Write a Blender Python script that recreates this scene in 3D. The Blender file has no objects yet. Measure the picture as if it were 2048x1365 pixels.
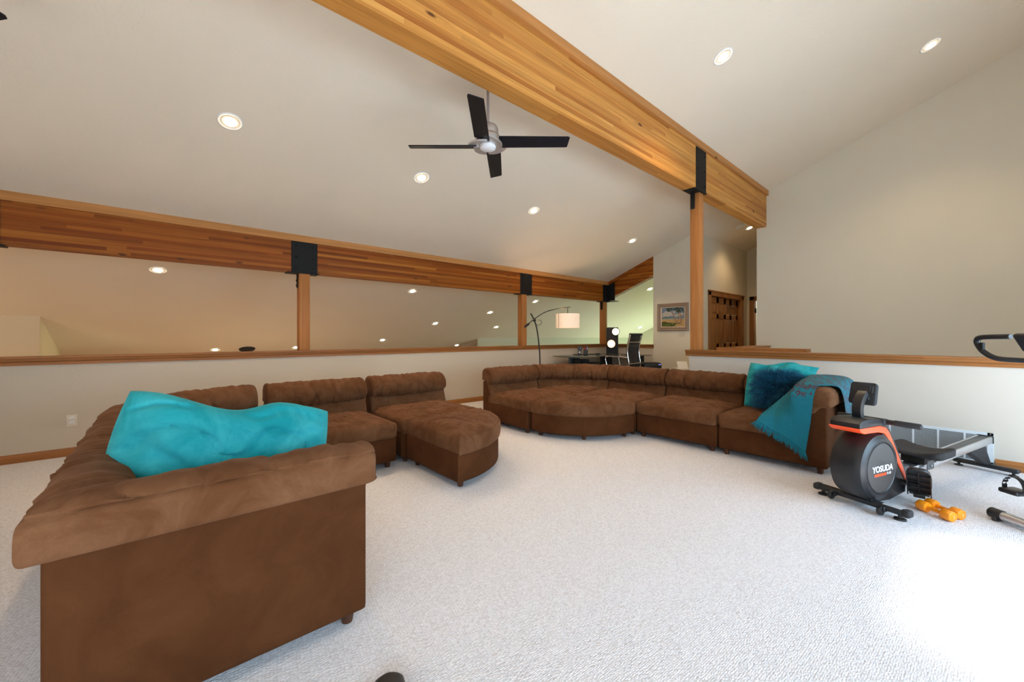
import bpy, bmesh, math, random
import numpy as np
from mathutils import Vector, Matrix, noise
PI = math.pi
R = math.radians
random.seed(7)
SC = bpy.context.scene
COL = SC.collection

# ------------------------------------------------------------------ camera, world, sun, windows, exposure
# world axes: x runs along the left half wall (away), y runs towards the left half wall, z up; eye at 1.2 m
AR, AF = 0.75088, 0.66044
cam_d = bpy.data.cameras.new('camera')
cam = bpy.data.objects.new('camera', cam_d); COL.objects.link(cam)
cam_d.sensor_width = 36.0
cam_d.lens = 796.0 / 2048.0 * 36.0
cam_d.shift_y = -10.5 / 2048.0
cam_d.clip_start = 0.02
cam.location = (0, 0, 1.2)
cam.rotation_euler = (PI / 2, 0, math.atan2(-AF, AR))
SC.camera = cam
vs = SC.view_settings
vs.view_transform = 'Standard'; vs.look = 'None'; vs.gamma = 1.0; vs.exposure = 0.78
vs.use_curve_mapping = False
SC.cycles.max_bounces = 8; SC.cycles.diffuse_bounces = 5; SC.cycles.glossy_bounces = 3
SC.cycles.caustics_reflective = False; SC.cycles.caustics_refractive = False
SC.cycles.sample_clamp_indirect = 6.0
SC.cycles.use_denoising = True

W = bpy.data.worlds.new('world'); SC.world = W; W.use_nodes = True
W.node_tree.nodes['Background'].inputs['Color'].default_value = (0.70, 0.85, 1.0, 1)
W.node_tree.nodes['Background'].inputs['Strength'].default_value = 1.0


def lamp(name, kind, loc, energy, color, target=None, parent=None, **kw):
    d = bpy.data.lights.new(name, kind); d.energy = energy; d.color = color
    for k, v in kw.items(): setattr(d, k, v)
    o = bpy.data.objects.new(name, d); COL.objects.link(o); o.location = loc
    if target is not None:
        o.rotation_euler = (Vector(target) - Vector(loc)).to_track_quat('-Z', 'Y').to_euler()
    if parent is not None: o.parent = parent
    return o


SUN_TO = Vector((0.12, -1.0, 0.92))
lamp('sun', 'SUN', (3, -8, 8), 36.0, (0.95, 0.98, 1.0), target=Vector((3, -8, 8)) - SUN_TO, angle=R(14))
# daylight through the windows behind and right of the camera, then added fill lights
lamp('daylight_window_wide', 'AREA', (-0.85, -2.02, 1.45), 24, (0.62, 0.83, 1.0), target=(1.6, 1.4, 0.0), shape='RECTANGLE', size=3.3, size_y=1.3, spread=R(95))
lamp('daylight_window_small', 'AREA', (3.6, -2.02, 1.25), 90, (0.52, 0.77, 1.0), target=(3.8, 2, 0.3), shape='RECTANGLE', size=3.2, size_y=1.5)
lamp('rear_fill_light', 'AREA', (-3.95, 0.2, 2.0), 14, (0.95, 0.95, 1.0), target=(4, 1.6, 1.6), shape='RECTANGLE', size=2.4, size_y=2.0)  # fill light added in front of the windowless back wall
lamp('great_room_fill_light', 'POINT', (1.4, 8.6, -1.2), 42, (1.0, 0.74, 0.46), shadow_soft_size=0.4)  # fill light added to warm and brighten the great room ceiling
lamp('great_room_fill_light', 'POINT', (-2.4, 7.0, -0.3), 22, (1.0, 0.74, 0.46), shadow_soft_size=0.4)  # second warm fill added to brighten the bump-out
# daylight and added fill lights of the great room beyond the half walls (foliage outside tints it green)
lamp('daylight_great_room_end', 'AREA', (12.2, 5.7, -0.55), 75, (0.74, 1.0, 0.70), target=(9.6, 5.6, 2.4), shape='RECTANGLE', size=3.0, size_y=2.0)
lamp('great_room_fill_far', 'AREA', (4.8, 11.2, -1.2), 3, (0.80, 1.0, 0.68), target=(5.2, 7.2, 2.0), shape='RECTANGLE', size=4.0, size_y=1.4)  # weak fill added for the great room ceiling, no window behind it
lamp('great_room_spot_left', 'SPOT', (2.6, 10.0, -0.4), 40, (0.72, 1.0, 0.62), target=(-1.3, 9.35, 0.95), spot_size=R(20), spot_blend=0.5, shadow_soft_size=0.2)  # narrow spot added to tint the bump-out's side green


# ------------------------------------------------------------------ materials
def new_mat(name):
    m = bpy.data.materials.new(name); m.use_nodes = True
    nt = m.node_tree
    return m, nt, nt.nodes['Principled BSDF']


def nd(nt, typ, props=None, **ins):
    n = nt.nodes.new(typ)
    for k, v in (props or {}).items(): setattr(n, k, v)
    for k, v in ins.items():
        key = int(k[1:]) if k[0] == 'i' and k[1:].isdigit() else k.replace('_', ' ')
        if isinstance(v, bpy.types.NodeSocket): nt.links.new(v, n.inputs[key])
        else: n.inputs[key].default_value = v
    return n


def c4(c): return (c[0], c[1], c[2], 1.0)


def math_n(nt, op, a, b=0.0):
    return nd(nt, 'ShaderNodeMath', {'operation': op}, i0=a, i1=b).outputs[0]


def mix_c(nt, f, a, b, mode='MIX'):
    n = nt.nodes.new('ShaderNodeMix'); n.data_type = 'RGBA'; n.blend_type = mode
    for idx, v in ((0, f), (6, a), (7, b)):
        if isinstance(v, bpy.types.NodeSocket): nt.links.new(v, n.inputs[idx])
        else: n.inputs[idx].default_value = v if idx == 0 else (c4(v) if len(v) == 3 else v)
    return n.outputs[2]


def ramp(nt, fac, stops):
    n = nt.nodes.new('ShaderNodeValToRGB'); nt.links.new(fac, n.inputs[0])
    els = n.color_ramp.elements
    while len(els) < len(stops): els.new(0.5)
    for e, (p, c) in zip(els, stops):
        e.position = p; e.color = c4(c) if not isinstance(c, float) else (c, c, c, 1)
    return n.outputs[0]


def bump(nt, b, height, strength, dist):
    n = nd(nt, 'ShaderNodeBump', None, Strength=strength, Distance=dist, Height=height)
    nt.links.new(n.outputs[0], b.inputs['Normal'])


def objco(nt): return nt.nodes.new('ShaderNodeTexCoord').outputs['Object']


def simple(name, col, rough=0.5, metal=0.0, var=0.06, scale=12.0, spec=0.5, emit=None, estr=0.0, bscale=0, bstr=0.1, bdist=0.002):
    m, nt, b = new_mat(name)
    co = objco(nt)
    nz = nd(nt, 'ShaderNodeTexNoise', None, Vector=co, Scale=scale, Detail=3.0)
    nt.links.new(mix_c(nt, nz.outputs[0], tuple(c * (1 - var) for c in col), tuple(min(1, c * (1 + var)) for c in col)), b.inputs['Base Color'])
    b.inputs['Roughness'].default_value = rough; b.inputs['Metallic'].default_value = metal
    b.inputs['Specular IOR Level'].default_value = spec
    if emit:
        b.inputs['Emission Color'].default_value = c4(emit); b.inputs['Emission Strength'].default_value = estr
    if bscale:
        n2 = nd(nt, 'ShaderNodeTexNoise', None, Vector=co, Scale=float(bscale), Detail=3.0)
        bump(nt, b, n2.outputs[0], bstr, bdist)
    return m


def plaster(name, col, bs=0.07):
    m, nt, b = new_mat(name)
    co = objco(nt)
    nz = nd(nt, 'ShaderNodeTexNoise', None, Vector=co, Scale=38.0, Detail=4.0, Roughness=0.6)
    n2 = nd(nt, 'ShaderNodeTexNoise', None, Vector=co, Scale=1.3, Detail=2.0)
    nt.links.new(mix_c(nt, n2.outputs[0], tuple(c * 0.97 for c in col), tuple(min(1, c * 1.02) for c in col)), b.inputs['Base Color'])
    b.inputs['Roughness'].default_value = 0.85; b.inputs['Specular IOR Level'].default_value = 0.2
    bump(nt, b, ramp(nt, nz.outputs[0], [(0.42, 0.0), (0.62, 1.0)]), bs, 0.003)
    return m


def wood(name, tones, length_axis, lam=0.04, lam_axis='Z', knots=0.5, rough=0.5, board=1.9, lam_mix=1.0, knot_col=(0.10, 0.03, 0.008)):
    """laminated or solid timber: grain runs along length_axis of the object's own coordinates"""
    m, nt, b = new_mat(name)
    co = objco(nt)
    sp = nt.nodes.new('ShaderNodeSeparateXYZ'); nt.links.new(co, sp.inputs[0])
    L = sp.outputs[length_axis]; Z = sp.outputs[lam_axis]
    lid = math_n(nt, 'FLOOR', math_n(nt, 'DIVIDE', Z, lam))
    wn = nd(nt, 'ShaderNodeTexWhiteNoise', {'noise_dimensions': '1D'}, W=lid)
    bid = math_n(nt, 'FLOOR', math_n(nt, 'DIVIDE', math_n(nt, 'ADD', L, math_n(nt, 'MULTIPLY', wn.outputs[0], 7.0)), board))
    cmb = nd(nt, 'ShaderNodeCombineXYZ', None, X=lid, Y=bid)
    wn2 = nd(nt, 'ShaderNodeTexWhiteNoise', {'noise_dimensions': '2D'}, Vector=cmb.outputs[0])
    s = {'X': (0.9, 26.0, 26.0), 'Y': (26.0, 0.9, 26.0), 'Z': (26.0, 26.0, 0.9)}[length_axis]
    off = nd(nt, 'ShaderNodeVectorMath', {'operation': 'MULTIPLY'}, i0=wn2.outputs[1], i1=(9.0, 9.0, 9.0))
    v = nd(nt, 'ShaderNodeVectorMath', {'operation': 'ADD'}, i0=nd(nt, 'ShaderNodeVectorMath', {'operation': 'MULTIPLY'}, i0=co, i1=s).outputs[0], i1=off.outputs[0])
    gr = nd(nt, 'ShaderNodeTexNoise', None, Vector=v.outputs[0], Scale=1.0, Detail=5.0, Roughness=0.6, Distortion=0.8)
    streak = ramp(nt, gr.outputs[0], [(0.3, 0.0), (0.7, 1.0)])
    tone = ramp(nt, wn2.outputs[0], [(i / (len(tones) - 1), t) for i, t in enumerate(tones)])
    mid = tones[len(tones) // 2]
    base = mix_c(nt, lam_mix, mid, tone)
    dark = mix_c(nt, 0.55, base, tuple(c * 0.45 for c in tones[0]))
    col = mix_c(nt, streak, dark, base)
    if knots > 0:
        ks = {'X': (3.0, 9.0, 9.0), 'Y': (9.0, 3.0, 9.0), 'Z': (9.0, 9.0, 3.0)}[length_axis]
        kv = nd(nt, 'ShaderNodeVectorMath', {'operation': 'MULTIPLY'}, i0=co, i1=ks)
        vo = nd(nt, 'ShaderNodeTexVoronoi', None, Vector=kv.outputs[0], Scale=1.0)
        keep = math_n(nt, 'LESS_THAN', nd(nt, 'ShaderNodeSeparateColor', None, Color=vo.outputs['Color']).outputs[0], knots)
        k = math_n(nt, 'MULTIPLY', ramp(nt, vo.outputs['Distance'], [(0.08, 1.0), (0.17, 0.0)]), keep)
        col = mix_c(nt, k, col, knot_col)
    nt.links.new(col, b.inputs['Base Color'])
    b.inputs['Roughness'].default_value = rough; b.inputs['Specular IOR Level'].default_value = 0.22
    bump(nt, b, gr.outputs[0], 0.08, 0.002)
    return m


def velvet(name, col, hi, sheen=0.35):
    m, nt, b = new_mat(name)
    co = objco(nt)
    n1 = nd(nt, 'ShaderNodeTexNoise', None, Vector=co, Scale=5.0, Detail=6.0, Roughness=0.65, Distortion=0.6)
    n2 = nd(nt, 'ShaderNodeTexNoise', None, Vector=co, Scale=260.0, Detail=2.0)
    f = ramp(nt, n1.outputs[0], [(0.38, 0.0), (0.68, 1.0)])
    c = mix_c(nt, f, col, hi)
    c = mix_c(nt, math_n(nt, 'MULTIPLY', n2.outputs[0], 0.4), c, tuple(x * 0.75 for x in col))
    nt.links.new(c, b.inputs['Base Color'])
    b.inputs['Roughness'].default_value = 0.92; b.inputs['Specular IOR Level'].default_value = 0.12
    b.inputs['Sheen Weight'].default_value = sheen; b.inputs['Sheen Roughness'].default_value = 0.45
    b.inputs['Sheen Tint'].default_value = c4(tuple(min(1, x * 2.6 + .12) for x in hi))
    bump(nt, b, n1.outputs[0], 0.10, 0.01)
    return m


def carpet():
    m, nt, b = new_mat('berber_carpet')
    co = objco(nt)
    mp = nd(nt, 'ShaderNodeMapping', None, Vector=co)
    mp.inputs['Scale'].default_value = (1.0, 1.7, 1.0); mp.inputs['Rotation'].default_value = (0, 0, 0.10)
    vo = nd(nt, 'ShaderNodeTexVoronoi', None, Vector=mp.outputs[0], Scale=82.0, Randomness=0.55)
    sc = nd(nt, 'ShaderNodeSeparateColor', None, Color=vo.outputs['Color'])
    tuft = ramp(nt, sc.outputs[0], [(0.0, (0.72, 0.69, 0.69)), (0.08, (0.77, 0.755, 0.775)), (0.4, (0.81, 0.80, 0.83)), (1.0, (0.86, 0.85, 0.88))])
    gap = ramp(nt, vo.outputs['Distance'], [(0.40, 0.0), (0.80, 1.0)])
    fl = nd(nt, 'ShaderNodeTexNoise', None, Vector=co, Scale=230.0, Detail=1.0)
    big = nd(nt, 'ShaderNodeTexNoise', None, Vector=co, Scale=1.1, Detail=2.0)
    c = mix_c(nt, math_n(nt, 'MULTIPLY', gap, 0.65), tuft, (0.54, 0.51, 0.52))
    c = mix_c(nt, ramp(nt, fl.outputs[0], [(0.25, 0.75), (0.33, 0.0)]), c, (0.28, 0.25, 0.25))
    c = mix_c(nt, math_n(nt, 'MULTIPLY', big.outputs[0], 0.14), c, (0.70, 0.67, 0.68))
    nt.links.new(c, b.inputs['Base Color'])
    b.inputs['Roughness'].default_value = 0.95; b.inputs['Specular IOR Level'].default_value = 0.1
    h = math_n(nt, 'SUBTRACT', 1.0, vo.outputs['Distance'])
    bump(nt, b, h, 0.5, 0.005)
    return m


MAT = {}
MAT['wall'] = plaster('wall_paint', (0.69, 0.64, 0.515))
MAT['wall_pale'] = plaster('wall_paint_pale', (0.61, 0.555, 0.475))
MAT['ceil'] = plaster('ceiling_texture', (0.78, 0.695, 0.56), 0.28)
MAT['carpet'] = carpet()
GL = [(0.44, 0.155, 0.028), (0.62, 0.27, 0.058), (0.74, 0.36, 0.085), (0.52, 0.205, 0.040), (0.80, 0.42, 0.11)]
GD = [(0.20, 0.040, 0.003), (0.42, 0.125, 0.012), (0.30, 0.070, 0.006), (0.56, 0.20, 0.024), (0.25, 0.053, 0.004)]  # amber darkened: partly the wood's own tone, partly standing in for less light
MAT['glulam'] = wood('glulam_pale', GL, 'X', lam=0.040, knots=0.22)
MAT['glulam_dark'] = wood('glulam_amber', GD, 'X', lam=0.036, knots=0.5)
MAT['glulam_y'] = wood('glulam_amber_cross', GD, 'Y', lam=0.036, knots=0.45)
MAT['trim_x'] = wood('beam_trim', [(0.55, 0.24, 0.07), (0.62, 0.29, 0.09), (0.58, 0.26, 0.08)], 'X', lam=0.3, knots=0.25, board=2.6)
MAT['post'] = wood('post_fir', [(0.46, 0.17, 0.045), (0.56, 0.235, 0.070), (0.50, 0.20, 0.055)], 'Z', lam=0.045, lam_axis='X', knots=0.16, board=9)
MAT['oak_x'] = wood('stained_trim', [(0.36, 0.135, 0.035), (0.42, 0.17, 0.05), (0.39, 0.15, 0.04)], 'X', lam=0.02, knots=0.0, board=3, rough=0.4)
MAT['oak_y'] = wood('stained_trim_cross', [(0.36, 0.135, 0.035), (0.42, 0.17, 0.05), (0.39, 0.15, 0.04)], 'Y', lam=0.02, knots=0.0, board=3, rough=0.4)
MAT['oak_z'] = wood('stained_door', [(0.33, 0.14, 0.045), (0.40, 0.18, 0.06), (0.36, 0.16, 0.05)], 'Z', lam=0.07, lam_axis='X', knots=0.0, board=3, rough=0.55)
MAT['leg'] = wood('dark_wood_leg', [(0.07, 0.028, 0.014), (0.10, 0.04, 0.02)], 'Z', lam=0.1, lam_axis='X', knots=0.0)
MAT['steel'] = simple('black_steel', (0.010, 0.009, 0.008), 0.6, 0.0, var=0.15, spec=0.25)
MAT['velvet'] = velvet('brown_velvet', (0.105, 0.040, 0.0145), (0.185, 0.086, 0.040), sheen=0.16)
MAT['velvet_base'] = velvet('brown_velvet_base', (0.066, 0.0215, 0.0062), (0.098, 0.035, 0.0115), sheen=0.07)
MAT['turq'] = velvet('turquoise_suede', (0.010, 0.27, 0.30), (0.055, 0.43, 0.465), sheen=0.22)
MAT['fur'] = simple('teal_fur', (0.003, 0.070, 0.15), 0.75, var=0.5, scale=60)
MAT['fur_tip'] = simple('teal_fur_tip', (0.005, 0.135, 0.235), 0.75, var=0.4, scale=60)
MAT['throw'] = simple('teal_wool', (0.003, 0.155, 0.215), 0.95, var=0.3, scale=120, bscale=300, bstr=0.5)
MAT['white_plastic'] = simple('white_plastic', (0.78, 0.77, 0.74), 0.4)
MAT['beige_plastic'] = simple('beige_plate', (0.66, 0.58, 0.47), 0.45)
MAT['white_metal'] = simple('white_enamel', (0.62, 0.66, 0.68), 0.45)
MAT['louver_shaded'] = simple('louver_shaded', (0.36, 0.38, 0.39), 0.5)  # white louvers greyed to stand in for the shaded gaps between them
MAT['sticker_grey'] = simple('sticker_grey', (0.50, 0.52, 0.54), 0.5)
MAT['vent_dark'] = simple('vent_shadow', (0.06, 0.06, 0.058), 0.8)
MAT['black_plastic'] = simple('black_plastic', (0.012, 0.013, 0.015), 0.38, var=0.2)
MAT['black_matte'] = simple('black_matte', (0.016, 0.016, 0.018), 0.7, var=0.2)
MAT['grey_disc'] = simple('charcoal_disc', (0.055, 0.052, 0.050), 0.5, var=0.1)
MAT['dark_grey'] = simple('dark_grey_rail', (0.07, 0.075, 0.08), 0.45)
MAT['silver'] = simple('silver_metal', (0.62, 0.64, 0.66), 0.32, 0.85)
MAT['nickel'] = simple('brushed_nickel', (0.55, 0.53, 0.52), 0.35, 0.7)
MAT['chrome'] = simple('chrome', (0.75, 0.74, 0.72), 0.12, 1.0)
MAT['red_orange'] = simple('red_orange_plastic', (0.88, 0.085, 0.020), 0.35)
MAT['orange'] = simple('orange_vinyl', (0.92, 0.30, 0.010), 0.28, var=0.03)
MAT['print_white'] = simple('print_white', (0.85, 0.85, 0.85), 0.5)
MAT['print_pale'] = simple('print_pale_orange', (0.95, 0.62, 0.30), 0.5)
MAT['green_dot'] = simple('green_sticker', (0.03, 0.50, 0.14), 0.4)
MAT['fan_black'] = simple('fan_blade_black', (0.006, 0.006, 0.009), 0.5, spec=0.3)
MAT['bronze'] = simple('dark_bronze', (0.035, 0.026, 0.020), 0.4, 0.6)
MAT['shade'] = simple('linen_shade', (0.80, 0.66, 0.52), 0.9, emit=(1.0, 0.70, 0.46), estr=0.24)
MAT['glow_can'] = simple('lit_lamp', (1, 0.95, 0.85), 0.5, emit=(1.0, 0.80, 0.52), estr=14.0)
MAT['glow_bulb'] = simple('lit_bulb', (1, 0.9, 0.8), 0.5, emit=(1.0, 0.74, 0.45), estr=8.0)
MAT['glow_globe'] = simple('lit_globe', (1, 0.95, 0.85), 0.5, emit=(1.0, 0.84, 0.58), estr=0.95)
MAT['fan_lens'] = simple('frosted_lens', (0.80, 0.80, 0.82), 0.35)
MAT['can_inner'] = simple('can_baffle', (0.72, 0.60, 0.46), 0.4)
MAT['gold'] = simple('brass_ring', (0.62, 0.36, 0.12), 0.3, 0.8)
MAT['desk_glass'] = simple('dark_glass', (0.085, 0.10, 0.085), 0.08, var=0.02, spec=0.7)
MAT['frame_wood'] = simple('carved_silver_frame', (0.30, 0.22, 0.16), 0.5, 0.15, var=0.35, scale=90, bscale=120, bstr=0.8, bdist=0.006)
MAT['frame_inner'] = simple('frame_liner', (0.62, 0.50, 0.36), 0.6)
MAT['red_pen'] = simple('red_pen', (0.6, 0.02, 0.03), 0.4)
MAT['blue_pen'] = simple('blue_pen', (0.03, 0.08, 0.5), 0.4)
MAT['mirror'] = simple('mirror_glass', (0.8, 0.82, 0.82), 0.05, 1.0, var=0.0)
MAT['rubber'] = simple('dark_rubber', (0.030, 0.028, 0.027), 0.5, var=0.15)
MAT['blue_led'] = simple('blue_led', (0.1, 0.1, 0.6), 0.5, emit=(0.3, 0.3, 1.0), estr=0.6)
MAT['wall_dim'] = plaster('wall_paint_dimmed', (0.56, 0.485, 0.385))  # house paint darkened and warmed to stand in for dim light on the left
MAT['wall_bump'] = plaster('wall_paint_cream', (0.82, 0.70, 0.50))
MAT['wall_green'] = plaster('wall_paint_great_room', (0.66, 0.66, 0.52))


# ------------------------------------------------------------------ mesh helpers
class MB:
    """collects geometry and links it as ONE mesh object"""
    def __init__(self): self.v = []; self.f = []; self.mi = []; self.cur = 0

    def add(self, verts, faces, M=None):
        o = len(self.v)
        if M is not None: verts = [tuple(M @ Vector(p)) for p in verts]
        self.v += [tuple(p) for p in verts]
        for f in faces:
            self.f.append(tuple(i + o for i in f)); self.mi.append(self.cur)
        return self

    def mat(self, i): self.cur = i; return self

    def bm(self, bm, M=None):
        bm.verts.index_update()
        self.add([v.co[:] for v in bm.verts], [[v.index for v in f.verts] for f in bm.faces], M); bm.free(); return self

    def box(self, x0, x1, y0, y1, z0, z1, bev=0.0, seg=2, M=None):
        b = bmesh.new(); bmesh.ops.create_cube(b, size=1.0)
        for v in b.verts:
            v.co = Vector(((x0 + x1) / 2 + v.co.x * (x1 - x0), (y0 + y1) / 2 + v.co.y * (y1 - y0), (z0 + z1) / 2 + v.co.z * (z1 - z0)))
        if bev > 0: bmesh.ops.bevel(b, geom=b.edges[:], offset=bev, segments=seg, profile=0.5, affect='EDGES')
        return self.bm(b, M)

    def tube(self, pts, r, seg=12, cap=True, M=None, smooth=0):
        P = [Vector(p) for p in pts]
        if smooth: P = catmull(P, smooth)
        n = len(P); rs = r if isinstance(r, (list, tuple)) else [r] * n
        if len(rs) != n: rs = [rs[min(int(i / (n - 1) * (len(rs) - 1) + .5), len(rs) - 1)] for i in range(n)]
        vv = []; ff = []
        prev = None
        for i, p in enumerate(P):
            t = (P[min(i + 1, n - 1)] - P[max(i - 1, 0)]).normalized()
            if prev is None:
                a = Vector((0, 0, 1)) if abs(t.z) < 0.9 else Vector((1, 0, 0))
                s = t.cross(a).normalized()
            else:
                s = (prev - t * prev.dot(t)).normalized()
            prev = s; u = t.cross(s)
            for k in range(seg):
                a = 2 * PI * k / seg
                vv.append(p + (s * math.cos(a) + u * math.sin(a)) * rs[i])
        for i in range(n - 1):
            for k in range(seg):
                k2 = (k + 1) % seg
                ff.append((i * seg + k, i * seg + k2, (i + 1) * seg + k2, (i + 1) * seg + k))
        if cap:
            ff.append(tuple(range(seg))[::-1]); ff.append(tuple((n - 1) * seg + k for k in range(seg)))
        return self.add(vv, ff, M)

    def lathe(self, prof, seg=32, M=None):
        vv = []; ff = []
        for r, z in prof:
            for k in range(seg):
                a = 2 * PI * k / seg; vv.append((max(r, 1e-4) * math.cos(a), max(r, 1e-4) * math.sin(a), z))
        for i in range(len(prof) - 1):
            for k in range(seg):
                k2 = (k + 1) % seg
                ff.append((i * seg + k, i * seg + k2, (i + 1) * seg + k2, (i + 1) * seg + k))
        if prof[0][0] > 2e-4: ff.append(tuple(range(seg))[::-1])
        if prof[-1][0] > 2e-4: ff.append(tuple((len(prof) - 1) * seg + k for k in range(seg)))
        return self.add(vv, ff, M)

    def prism(self, poly, a0, a1, axis='y', M=None):
        """poly in the two other axes (in xyz order), extruded along axis"""
        def P(p, a):
            return {'x': (a, p[0], p[1]), 'y': (p[0], a, p[1]), 'z': (p[0], p[1], a)}[axis]
        n = len(poly)
        vv = [P(p, a0) for p in poly] + [P(p, a1) for p in poly]
        ff = [tuple(range(n))[::-1], tuple(range(n, 2 * n))] + [(i, (i + 1) % n, n + (i + 1) % n, n + i) for i in range(n)]
        return self.add(vv, ff, M)

    def solid(self, outline, prof, bulge=0.0, K=5, fn=None, M=None, bp=2):
        """closed outline (x, y); prof = [(inset, z)...] bottom to top; caps filled by rings, the top one bulged; fn(p)->p"""
        O = [Vector((p[0], p[1])) for p in outline]; n = len(O)
        area = sum(O[i].x * O[(i + 1) % n].y - O[(i + 1) % n].x * O[i].y for i in range(n))
        if area < 0: O.reverse()
        N = []
        for i in range(n):
            t = (O[(i + 1) % n] - O[i - 1]).normalized(); N.append(Vector((-t.y, t.x)))
        c = sum(O, Vector((0, 0))) / n
        vv = []; ff = []
        def ring(ins, z, s=1.0, dz=0.0):
            for i in range(n):
                p = O[i] + N[i] * ins
                p = c + (p - c) * s
                vv.append((p.x, p.y, z + dz))
        rings = 0
        i0, z0 = prof[0]
        for k in range(1, 3): ring(i0, z0, k / 3.0); rings += 1
        for ins, z in prof: ring(ins, z); rings += 1
        i1, z1 = prof[-1]
        for k in range(1, K):
            s = 1 - k / K; ring(i1, z1, s, bulge * (1 - s ** bp)); rings += 1
        for r in range(rings - 1):
            for i in range(n):
                j = (i + 1) % n
                ff.append((r * n + i, r * n + j, (r + 1) * n + j, (r + 1) * n + i))
        ff.append(tuple(range(n))[::-1])
        vv.append((c.x, c.y, z1 + bulge)); ci = len(vv) - 1; b = (rings - 1) * n
        for i in range(n): ff.append((b + i, b + (i + 1) % n, ci))
        if fn: vv = [fn(Vector(p)) for p in vv]
        return self.add(vv, ff, M)

    def build(self, name, mats, parent=None, smooth=True, angle=38, recalc=True, flip=False):
        me = bpy.data.meshes.new(name)
        me.from_pydata([tuple(p) for p in self.v], [], self.f)
        mats = mats if isinstance(mats, (list, tuple)) else [mats]
        for m in mats: me.materials.append(MAT[m] if isinstance(m, str) else m)
        me.polygons.foreach_set('material_index', self.mi)
        if recalc:
            b = bmesh.new(); b.from_mesh(me); bmesh.ops.recalc_face_normals(b, faces=b.faces[:]); b.to_mesh(me); b.free()
        if smooth:
            me.shade_smooth(); me.set_sharp_from_angle(angle=R(angle))
        me.update()
        o = bpy.data.objects.new(name, me); COL.objects.link(o)
        if parent is not None: o.parent = parent
        return o


def catmull(P, k):
    P = [Vector(p) for p in P]; out = []
    for i in range(len(P) - 1):
        p0 = P[max(i - 1, 0)]; p1 = P[i]; p2 = P[i + 1]; p3 = P[min(i + 2, len(P) - 1)]
        for j in range(k):
            t = j / k
            out.append(0.5 * ((2 * p1) + (p2 - p0) * t + (2 * p0 - 5 * p1 + 4 * p2 - p3) * t * t + (3 * p1 - p0 - 3 * p2 + p3) * t ** 3))
    out.append(P[-1].copy()); return out


def catmull_loop(P, k):
    P = [Vector((p[0], p[1], 0)) for p in P]; n = len(P); out = []
    for i in range(n):
        p0, p1, p2, p3 = P[i - 1], P[i], P[(i + 1) % n], P[(i + 2) % n]
        for j in range(k):
            t = j / k
            q = 0.5 * ((2 * p1) + (p2 - p0) * t + (2 * p0 - 5 * p1 + 4 * p2 - p3) * t * t + (3 * p1 - p0 - 3 * p2 + p3) * t ** 3)
            out.append((q.x, q.y))
    return out


def tag(o, label, cat, group=None, kind=None):
    o['label'] = label; o['category'] = cat
    if group: o['group'] = group
    if kind: o['kind'] = kind
    return o


def thing(name, label, cat, loc=(0, 0, 0), rz=0.0, group=None):
    o = bpy.data.objects.new(name, None); COL.objects.link(o)
    o.empty_display_size = 0.1; o.location = loc; o.rotation_euler = (0, 0, rz)
    return tag(o, label, cat, group)


def copy_thing(src, label=None):
    """a thing, its parts and their sub-parts"""
    def cp(o, par):
        c = o.copy(); COL.objects.link(c)
        if par is not None: c.parent = par
        for ch in list(o.children): cp(ch, c)
        return c
    r = cp(src, None)
    if label: r['label'] = label
    return r


def struct(mb, name, mat, smooth=False):
    o = mb.build(name, mat, smooth=smooth); o['kind'] = 'structure'; return o


def Tm(x=0, y=0, z=0): return Matrix.Translation((x, y, z))


def Rm(a, ax): return Matrix.Rotation(a, 4, ax)


# ------------------------------------------------------------------ setting
VL, UR, UE = 5.90, 5.66, 8.40
SL = 0.381


def cz(v): return 4.786 - SL * v


CA, CB, CC = -0.166, -0.46, 6.750


def cB(u, v): return CC + CA * u + CB * v


m = MB(); m.box(-4.2, 11.6, -2.2, 6.02, -0.25, 0.0); struct(m, 'floor', 'carpet')
m = MB(); m.box(-4.4, 13.0, 6.02, 12.6, -2.9, -2.7); struct(m, 'floor_great_room', 'oak_x')


def plane_slab(poly, fz, t=0.12):
    n = len(poly); mb = MB()
    vv = [(u, v, fz(u, v)) for u, v in poly] + [(u, v, fz(u, v) + t) for u, v in poly]
    mb.add(vv, [tuple(range(n)), tuple(range(n, 2 * n))[::-1]] + [(i, n + i, n + (i + 1) % n, (i + 1) % n) for i in range(n)])
    return mb


crU = lambda v: 8.571 + (6.848 - v) * (8.571 - 6.886) / (10.389 - 6.848)
struct(plane_slab([(-4.2, -2.2), (UE + 0.1, -2.2), (UE + 0.1, 2.46), (11.6, 2.46), (11.6, 3.83), (UE + 0.1, 3.83), (UE + 0.1, 5.98), (crU(5.98), 5.98), (crU(12.6), 12.6), (-4.2, 12.6)], lambda u, v: cz(v)), 'ceiling', 'ceil')
struct(plane_slab([(UE + 0.06, 3.81), (13.0, 3.81), (13.0, 12.6), (crU(12.6), 12.6), (crU(5.98), 5.98), (UE + 0.06, 5.98)], cB), 'ceiling_great_room', 'ceil')

# half walls, end wall, hall
m = MB(); m.box(-4.2, UE + 0.12, VL, VL + 0.12, -2.7, 0.93); struct(m, 'wall_left', 'wall_dim')
m = MB(); m.box(UR, UR + 0.12, -2.0, 2.60, 0, 0.93); struct(m, 'wall_right', 'wall_pale')
m = MB(); m.box(UE, UE + 0.12, 4.68, VL, -2.7, 0.93); struct(m, 'wall_gable', 'wall_dim')
m = MB(); m.prism([(3.71, -2.7), (4.68, -2.7), (4.68, cz(4.68) + .05), (3.71, cz(3.71) + .05)], UE, UE + 0.14, 'x'); struct(m, 'wall_end', 'wall')
m = MB(); m.prism([(-2.1, 0), (2.58, 0), (2.58, cz(2.58) + .05), (-2.1, cz(-2.1) + .05)], UE, UE + 0.14, 'x'); struct(m, 'wall_stair', 'wall')
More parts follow.
